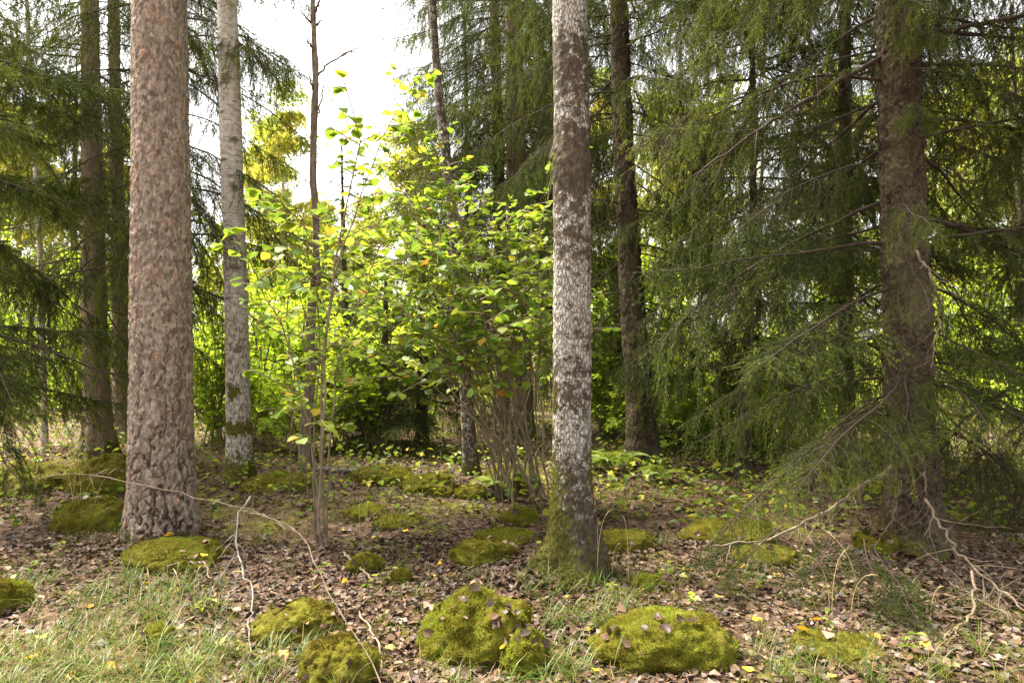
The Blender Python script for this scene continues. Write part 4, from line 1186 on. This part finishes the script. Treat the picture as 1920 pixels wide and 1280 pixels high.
v, f = tubes(np.stack([c0 - dv / 2, md, c0 + dv / 2], 1), np.outer(rl.uniform(.0005, .0016, n), [1, 1, .7]), 3)
part("twig_litter", mesh("twig_litter", v, f, [leaf_material("twig_litter", [(0.0, (0.05, 0.032, 0.022)), (0.5, (0.17, 0.11, 0.065)), (1.0, (0.36, 0.27, 0.17))], "attr", 0.0, 0.03)], True, {"rnd": np.repeat(rl.random(n), 9)}), ground, kind="stuff", label="fallen needles, straw and twig bits on the ground")
n = 90000     # thin moss on the soil, in patches
x, y = ground_points(n, 2.4, 9.5, 0.9)
mk = fbm(np.stack([x, y, 0 * x], -1) * 1.5 + 9, 61, 4) + 0.25 * sstep(4.5, 7, y) > 0.33
x, y = x[mk], y[mk]
z = gz(x, y)
v, f, rnd = fibres(np.stack([x, y, z + 0.012], -1), np.tile([[0, 0, 1.0]], (len(x), 1)), 0.026, 5, 0.0034)
part("ground_moss", mesh("ground_moss", v, f, [M_mossfib], False, {"rnd": rnd}), ground, kind="stuff", label="thin green moss patches on the forest floor")
LME = [mesh("fallen_leaf", V, [F], [M_brown_o], True) for V, F in LT]
YME = [mesh("yellow_leaf", V, [F], [M_yellow], True) for V, F in LT]

def lay(me, x, y, s, tilt, parent=None, name="leaf"):
    z, nn = drop(x, y)
    up = unit(nn + rl.normal(0, tilt, 3)); a = rl.uniform(0, 6.28)
    Rm = frames(np.array([[math.cos(a), math.sin(a), 0.0]]), up[None])[0]
    M = Matrix([[*(Rm[a_] * s), (x, y, z + 0.010)[a_]] for a_ in range(3)] + [[0, 0, 0, 1]])
    return part(name, me, parent, M)
for k in range(230):      # nearest brown leaves, one by one
    x, y = ground_points(1, 2.5, 4.9, 0.75, 1.0)
    lay(LME[k % 8], float(x[0]), float(y[0]), rl.uniform(.045, .075), 0.35, ground)
for bi, n in ((0, 18), (1, 7), (2, 5), (3, 4), (4, 8), (5, 2), (14, 5)):   # leaves caught on the near boulders
    o, V, n0, sz, c = BOULD[bi]
    for k in range(n):
        a = rl.uniform(0, 6.28); q = math.sqrt(rl.random()) * 0.85
        lay(LME[k % 8], c[0] + math.cos(a) * q * sz[0], c[1] + math.sin(a) * q * sz[1], rl.uniform(.035, .06), 0.3, ground)
YL = [(275, 1085), (318, 1092), (366, 1266), (136, 1253), (542, 1034), (648, 1084), (822, 1050), (1036, 1131), (735, 1206), (1487, 1156), (1736, 1216), (1532, 1157), (1284, 1064), (1279, 1076), (1127, 978), (384, 1052), (442, 1071), (530, 1221), (945, 1241), (26, 1064), (330, 1100), (320, 1030), (215, 1045),
      (1085, 965), (1005, 965), (930, 985), (760, 1000), (700, 1010), (640, 990), (810, 1075), (850, 1072), (1100, 1180), (1060, 1110), (1210, 1105), (1350, 1110), (1420, 1150), (1500, 1190), (1580, 1110), (1640, 1190), (1460, 1075), (1390, 1060), (80, 1180), (170, 1130), (60, 1220), (210, 1235), (300, 1240), (410, 1200), (480, 1050), (590, 1100), (560, 1260), (1120, 1255), (1400, 1255), (1560, 1265)]
for k, (u, v) in enumerate(YL):
    g = G(u, v)
    if u < 440: lab, grp = "yellow fallen leaf in the grass and litter at the lower left", "yellow leaves at the lower left"
    elif u > 1090: lab, grp = "yellow fallen leaf on the litter at the lower right", "yellow leaves at the lower right"
    else: lab, grp = "yellow fallen leaf on the litter in the middle of the clearing", "yellow leaves in the clearing"
    tag(lay(YME[k % 8], float(g[0]), float(g[1]), rl.uniform(.05, .075), 0.3, None, "fallen_leaf"), lab, "leaf", grp)

# ------------------------------------------------------------------ grass and ground cover
def grass_mesh(name, x, y, Lr, seed, dry=0.3, lean=0.9, width=0.0034, clump=None):
    r = np.random.default_rng(seed)
    n = len(x); K = 5
    a = r.uniform(0, 6.28, n) if clump is None else clump + r.normal(0, 1.1, n)
    L = r.uniform(*Lr, n)
    d = unit(np.stack([np.cos(a) * .45, np.sin(a) * .45, np.ones(n)], -1) + r.normal(0, .15, (n, 3)))
    hz = np.stack([np.cos(a), np.sin(a), -0.55 + 0 * a], -1)
    pt = np.zeros((n, K, 3)); pt[:, 0] = np.stack([x, y, gz(x, y) - 0.005], -1)
    be = lean * r.uniform(.1, .75, n)
    for k in range(1, K):
        pt[:, k] = pt[:, k - 1] + d * (L / (K - 1))[:, None]; d = unit(d + hz * be[:, None])
    W = np.stack([-np.sin(a), np.cos(a), 0 * a], -1)[:, None, :] * (width * np.array([.8, 1, .85, .55, .05]))[None, :, None] * r.uniform(.7, 1.3, n)[:, None, None]
    pt[..., 2] = np.maximum(pt[..., 2], gz(pt[..., 0], pt[..., 1]) + 0.006)
    V = np.stack([pt - W / 2, pt + W / 2], 2).reshape(-1, 3)
    i = (np.arange(n) * K * 2)[:, None] + (np.arange(K - 1) * 2)[None]
    F = np.stack([i, i + 1, i + 3, i + 2], -1).reshape(-1, 4)
    tone = np.clip(np.where(r.random(n) < dry, r.uniform(.6, 1, n), r.uniform(0, .6, n)), 0, 1)
    return mesh(name, V, F, [M_grass], True, {"rnd": np.repeat(tone, K * 2)})

def tufts(specs, seed):
    r = np.random.default_rng(seed); X, Y, A = [], [], []
    for u, v, su, n in specs:
        g = G(u, v)
        s = su / FPX * g[1]
        nt = max(1, int(n * (0.9 if u < 450 and v > 1080 else 0.55)) // 14)
        cx = r.normal(0, s, nt) + g[0]; cy = r.normal(0, s * 0.8, nt) + g[1]
        a0 = r.uniform(0, 6.28, nt)
        k = np.repeat(np.arange(nt), 14)
        X.append(cx[k] + r.normal(0, .018, len(k))); Y.append(cy[k] + r.normal(0, .018, len(k))); A.append(a0[k])
    return np.concatenate(X), np.concatenate(Y), np.concatenate(A)
x, y, a = tufts([(60, 1270, 130, 1300), (250, 1270, 120, 1200), (420, 1240, 90, 500), (130, 1180, 110, 700), (260, 1110, 60, 500), (330, 1060, 50, 300), (60, 1090, 60, 350), (560, 1270, 60, 300), (900, 1275, 60, 400), (1010, 1230, 40, 350), (1080, 1150, 50, 500), (1110, 1085, 60, 500), (1180, 1105, 60, 400), (990, 1085, 40, 250), (1070, 1270, 60, 400),
                 (1330, 1075, 60, 250), (1440, 1240, 70, 250), (1560, 1240, 80, 350), (1700, 1260, 100, 350), (1850, 1240, 80, 350), (870, 1060, 50, 200), (480, 910, 40, 350), (540, 900, 40, 300), (690, 945, 40, 300), (640, 960, 30, 150), (760, 985, 40, 150), (1150, 1200, 60, 250), (720, 1060, 60, 150), (180, 1000, 50, 150), (420, 1020, 40, 150), (1880, 1180, 50, 200), (600, 930, 60, 350), (840, 960, 60, 200), (1250, 1000, 80, 250), (1150, 960, 60, 250), (520, 985, 60, 250), (1350, 920, 90, 300), (1500, 930, 90, 300), (330, 1150, 90, 400), (800, 1130, 60, 120), (1250, 1130, 90, 250), (1600, 1120, 100, 250)], 3)
part("grass", mesh_g := grass_mesh("grass", x, y, (0.07, 0.26), 4, 0.38, 1.2, 0.0038, a), kind="stuff")["label"] = "thin green and straw coloured grass growing through the litter"
n = 5000
u = rl.uniform(1130, 1960, n); d = rl.uniform(8.2, 19, n)
u2 = rl.uniform(-60, 1100, 4500); d2 = rl.uniform(8.6, 19, 4500)
x = np.concatenate([(u - 960) / FPX * d, (u2 - 960) / FPX * d2]); y = np.concatenate([d, d2])
part("grass", grass_mesh("far_grass", x, y, (0.15, 0.5), 5, 0.45, 0.6, 0.009), kind="stuff")["label"] = "sunlit yellow green grass under the trees in the background"
n = 9000
u = np.where(rl.random(n) < .6, rl.uniform(1120, 1960, n), rl.uniform(-60, 1120, n)); d = rl.uniform(5.6, 17, n)
x, y = (u - 960) / FPX * d, d
up = unit(rl.normal(0, .4, (n, 3)) + [0, 0, 1]); q = rl.uniform(0, 6.28, n)
TV, TF = simple_leaf()
v, f = stamp(TV, TF, np.stack([x, y, gz(x, y) + rl.uniform(.02, .28, n)], -1), frames(np.stack([np.cos(q), np.sin(q), -.2 + 0 * q], -1), up), rl.uniform(.04, .09, n))
part("undergrowth", mesh("undergrowth", v, f, [M_cover], False, {"rnd": np.repeat(rl.random(n), len(TV))}), kind="stuff")["label"] = "low leafy ground cover in the background of the wood"

# small seedlings in the foreground
def herb(seed):
    r = np.random.default_rng(seed); n = 7
    st = []
    for k in range(3):
        a = r.uniform(0, 6.28); st.append(bez(np.zeros(3), np.array([0, 0, .05]), np.array([math.cos(a) * .04, math.sin(a) * .04, .09]), 5))
    v1, f1 = tubes(np.array(st), np.full((3, 5), .0012), 3)
    pos = np.array([st[k % 3][2 + k % 3] for k in range(n)]); q = r.uniform(0, 6.28, n)
    v, f = stamp(*simple_leaf(.3), pos, frames(np.stack([np.cos(q), np.sin(q), 0 * q + .1], -1), unit(r.normal(0, .2, (n, 3)) + [0, 0, 1])), r.uniform(.025, .045, n))
    return mesh("herb_stem", v1, f1, [M_hstem], True), mesh("herb_leaves", v, f[0], [M_cover], False, {"rnd": np.repeat(r.random(n), 6)})
HB = [herb(i) for i in range(3)]
for k, (u, v) in enumerate([(720, 1090), (690, 1110), (815, 1010), (1150, 1120), (1300, 1190), (1250, 1085), (1700, 1230), (960, 1130), (110, 1030), (60, 1060), (240, 1010), (380, 1160), (600, 1080), (500, 1010), (1420, 1100), (1550, 1180), (1660, 1060), (560, 960), (780, 1045), (1010, 1050)]):
    g = G(u, v)
    t = thing("seedling", "small green seedling sprouting from the forest floor", "plant", (g[0], g[1], drop(g[0], g[1])[0]), "seedlings on the forest floor")
    t.rotation_euler = (0, 0, rl.uniform(0, 6.28)); t.scale = (1.2, 1.2, 1.2)
    part("stem", HB[k % 3][0], t); part("leaves", HB[k % 3][1], t)

# tall dry grass stalks
def stalks(u, v, n, hr, seed, label, spread=0.12):
    r = np.random.default_rng(seed); g = G(u, v)
    t = thing("dry_grass_clump", label, "grass", g)
    pts = []
    for k in range(n):
        b = np.array([r.normal(0, spread), r.normal(0, spread * .6), -.01]); h = r.uniform(*hr); a = r.uniform(0, 6.28); q = r.uniform(.05, .5) * h
        pts.append(bez(b, b + [0, 0, h * .8], b + [math.cos(a) * q, math.sin(a) * q, h * r.uniform(.7, 1)], 9))
    for p_ in pts:
        w = np.concatenate([np.linspace(.0022, .0014, 7), [.0034, .0010]])
        vv, ff = tubes(p_[None], w[None], 4)
        part("stalk", mesh("stalk", vv, ff, [M_straw], True, {"rnd": np.full(len(vv), r.random())}), t)
stalks(160, 985, 12, (.35, .75), 1, "tall dry grass stalks left of the thick pine")
stalks(70, 960, 9, (.3, .6), 2, "dry grass stalks near the left edge", .16)
stalks(1125, 1075, 5, (.3, .6), 3, "dry grass stalks right of the aspen's foot", .08)
stalks(1600, 1140, 5, (.2, .45), 4, "dry grass stalks in front of the large spruce", .2)
stalks(720, 990, 5, (.2, .4), 5, "short dry grass stalks in the clearing", .2)
stalks(200, 1180, 7, (.2, .42), 6, "dry grass stalks in the lower left grass", .25)
stalks(960, 960, 3, (.3, .45), 7, "dry grass stalks in front of the hazel stems", .1)

# ferns by the right spruce
def fern(u, v, s, seed, label):
    r = np.random.default_rng(seed); g = G(u, v)
    t = thing("fern", label, "fern", g)
    for k in range(9):
        a = k * 0.7 + r.normal(0, .2); L = s * r.uniform(.7, 1.1)
        c = bez(np.zeros(3), np.array([math.cos(a) * L * .35, math.sin(a) * L * .35, L * .75]), np.array([math.cos(a) * L, math.sin(a) * L, L * .35]), 22)
        T = unit(np.gradient(c, axis=0)); sd = unit(np.cross(T, [0, 0, 1.0]))
        pos, f = [], []; sz = []
        for j in range(3, 22):
            for q in (-1, 1):
                pos.append(c[j]); f.append(sd[j] * q + T[j] * .35); sz.append(L * .26 * math.sin(math.pi * min(1, (j + 1) / 22)) ** .8 + .01)
        TV, TF = simple_leaf(.13, .03)
        vv, ff = stamp(TV, TF, np.array(pos), frames(np.array(f), np.tile([[0, 0, 1.0]], (len(pos), 1)) + r.normal(0, .15, (len(pos), 3))), np.array(sz))
        part("frond", mesh("frond", vv, ff[0], [M_fern], False, {"rnd": np.full(len(vv), r.random())}), t)
fern(1150, 888, .42, 1, "green fern behind the lichen spotted aspen")
fern(1120, 880, .36, 2, "smaller fern half hidden by the aspen trunk")
fern(940, 930, .40, 3, "yellow green fern draped over the boulder behind the hazel stems")
fern(1235, 905, .3, 4, "fern at the foot of the grey stemmed spruce")

# ------------------------------------------------------------------ fallen and hanging dead branches
def dead_branch(name, label, rows, r0, r1, seed, mat=None, nt=8, tl=0.18, gr=True, cat="branch", parent=None, up=(-.6, .4), n=26):
    r = np.random.default_rng(seed)
    c = resample([P(*q) for q in rows], n)
    c[1:-1] += r.normal(0, .0075, (n - 2, 3))
    c[:, 2] = np.maximum(c[:, 2], gz(c[:, 0], c[:, 1]) + r1)
    b = c[0].copy()
    t = thing(name, label, cat, b) if parent is None else parent
    off = b if parent is None else np.array(parent.location)
    v, f = tubes((c - off)[None], (np.linspace(r0, r1, n) * r.uniform(.88, 1.15, n))[None], 7)
    part("stem" if parent is None else "branch", mesh("dead_stem", v, f, [mat or M_dead], True), t)
    for k in range(nt):
        i = int(r.integers(3, n - 1)); T = unit(c[min(i + 1, n - 1)] - c[i - 1])
        d = unit(T * .7 + unit(np.cross(T, r.normal(size=3))) * .8 + [0, 0, r.uniform(*up)]); L = tl * r.uniform(.4, 1.3)
        q = [c[i]]
        for j in range(6):
            q.append(q[-1] + d * L / 6); d = unit(d + r.normal(0, .2, 3))
        q = np.array(q); q[:, 2] = np.maximum(q[:, 2], gz(q[:, 0], q[:, 1]) + .002)
        v, f = tubes((q - off)[None], np.linspace(max(.0016, np.interp(i, [0, n], [r0, r1]) * .5), .0009, 7)[None], 4)
        part("twig", mesh("dead_twig", v, f, [mat or M_dead], True), t)
    return t
M_tw2 = twig_material('brown_twig', (0.05, 0.036, 0.026), (0.16, 0.118, 0.082))
dead_branch("fallen_branch", "long thin twig arching in front of the thick pine down to the boulder", [(70, 897, 4.75), (130, 884, 4.7), (240, 902, 4.6), (370, 932, 4.45), (440, 948, 4.3), (520, 972, 4.1), (565, 990, 3.9), (592, 1062, 3.6), (628, 1132, 3.3), (682, 1205, 3.0), (718, 1290, 2.8)], .0042, .0026, 1, M_tw2, nt=12, tl=.22)
dead_branch("fallen_branch", "grey lichen covered dead branch propped below the pale trunk", [(470, 930, 4.5), (446, 965, 4.4), (442, 1020, 4.3), (452, 1060, 4.1), (472, 1098, 3.95), (476, 1140, 3.75), (464, 1190, 3.45), (478, 1262, 3.1)], .0065, .0038, 2, M_lichen_br, 26, .2)
dead_branch("fallen_branch", "crooked dead stick lying from the lichen branch to the hazel sapling", [(430, 948, 4.6), (500, 970, 4.6), (560, 1000, 4.6), (590, 1020, 4.7)], .006, .004, 3, M_dead, 7, .16)
dead_branch("fallen_branch", "bare pale branch hanging from the large spruce down to the right edge", [(1735, 935, 4.55), (1762, 985, 4.4), (1800, 1040, 4.15), (1850, 1085, 3.95), (1935, 1152, 3.6)], .009, .005, 4, M_dead, 18, .32)
dead_branch("fallen_branch", "curved pale twig bending back at the lower right", [(1822, 1070, 3.9), (1828, 1110, 3.75), (1828, 1140, 3.65), (1800, 1180, 3.5), (1760, 1200, 3.4), (1708, 1206, 3.35)], .008, .004, 5, M_dead, 12, .24)
dead_branch("fallen_branch", "short broken stick standing in the litter before the large spruce", [(1658, 1112, 3.9), (1668, 1085, 3.9), (1682, 1064, 3.88)], .007, .006, 6, M_dead, 1, .05)
dead_branch("fallen_branch", "brown stick lying by the small mossy boulder", [(645, 1035, 4.8), (670, 1060, 4.55), (702, 1088, 4.25)], .009, .007, 7, M_dead, 2, .08)
dead_branch("fallen_branch", "mossy grey log lying left of the back row of boulders", [(598, 884, 7.8), (640, 886, 7.8), (690, 882, 7.8)], .035, .03, 8, M_lichen_br, 1, .1)
dead_branch("fallen_branch", "thin stick lying in front of the left moss mound", [(8, 1000, 5.3), (45, 998, 5.35), (78, 982, 5.5)], .012, .008, 9, M_dead, 1, .1)
dead_branch("fallen_branch", "curved root like stick at the foot of the thick pine", [(310, 1062, 4.5), (350, 1052, 4.6), (385, 1056, 4.55), (395, 1085, 4.3)], .008, .005, 10, M_dead, 3, .1)
dead_branch("fallen_branch", "bare twig crossing the lower centre litter", [(640, 1120, 3.95), (680, 1150, 3.7), (712, 1215, 3.3), (716, 1260, 3.1)], .006, .004, 11, M_dead, 4, .1)
dead_branch("fallen_branch", "pale bent twig hanging right of the aspen", [(1200, 888, 5.6), (1180, 895, 5.6), (1168, 915, 5.6), (1178, 940, 5.6)], .006, .004, 12, M_dead, 1, .1)
dead_branch("fallen_branch", "twiggy brush lying at the lower right corner", [(1930, 1190, 3.5), (1880, 1150, 3.6), (1830, 1120, 3.75), (1780, 1090, 3.9)], .006, .003, 13, M_dead, 16, .3)
# parts of the large spruce: bare hanging limbs
dead_branch("x", "", [(1672, 872, 4.8), (1600, 925, 4.6), (1510, 980, 4.4), (1430, 1013, 4.3), (1335, 1022, 4.2)], .014, .004, 21, M_dead, 22, .24, parent=big, up=(-1.2, .0))
dead_branch("x", "", [(1720, 470, 4.75), (1752, 530, 4.6), (1762, 600, 4.6), (1745, 690, 4.6)], .009, .003, 22, M_dead, 12, .25, parent=big, up=(-1.2, .0))
dead_branch("x", "", [(1730, 850, 4.75), (1738, 920, 4.6), (1742, 1000, 4.55), (1735, 1060, 4.5)], .009, .003, 23, M_tw2, 14, .25, parent=big, up=(-1.2, .0))
dead_branch("x", "", [(1690, 900, 4.75), (1672, 980, 4.5), (1620, 1040, 4.3), (1560, 1085, 4.1)], .006, .002, 24, M_tw2, 14, .25, parent=big, up=(-1.2, .0))
dead_branch("x", "", [(1735, 75, 4.95), (1800, 52, 4.7), (1860, 42, 4.6), (1940, 28, 4.5)], .022, .014, 25, M_twig, 4, .25, parent=big)
dead_branch("x", "", [(1735, 415, 4.95), (1800, 420, 4.8), (1860, 450, 4.7), (1940, 490, 4.6)], .018, .010, 26, M_twig, 6, .25, parent=big)
dead_branch("x", "", [(1650, 110, 4.95), (1560, 160, 4.8), (1440, 230, 4.6), (1300, 330, 4.4)], .018, .005, 27, M_twig, 14, .3, parent=big, up=(-1.2, 0))
# sprays of green low over the ground, parts of the large spruce
bo = np.array(big.location)
for k, (u, v, d, a, s, tp) in enumerate([(1470, 985, 4.3, 200, .42, "lively"), (1560, 1000, 4.2, 230, .4, "lively"), (1620, 1010, 4.1, 250, .45, "lively"), (1700, 700, 4.75, 235, .55, "lively"), (1730, 690, 4.75, 285, .6, "lively"), (1760, 700, 4.75, 320, .6, "lively"), (1690, 760, 4.75, 215, .6, "lively"), (1700, 60, 4.8, 270, .5, "lively"), (1720, 130, 4.8, 315, .7, "lively"), (1660, 740, 4.75, 190, .7, "lively"), (1400, 1005, 4.3, 190, .35, "lively"), (1740, 620, 4.8, 300, .6, "lively"), (1640, 1030, 3.9, 265, .4, "lively")]):
    q = P(u, v, d) - bo
    vv = BOUGH[tp][k % 3]
    b = part("branch", vv[0], big, Matrix.Translation(q) @ Matrix.Rotation(math.radians(a), 4, 'Z') @ Matrix.Rotation(math.radians(18), 4, 'Y') @ Matrix.Scale(s, 4))
    part("needles", vv[1], b)
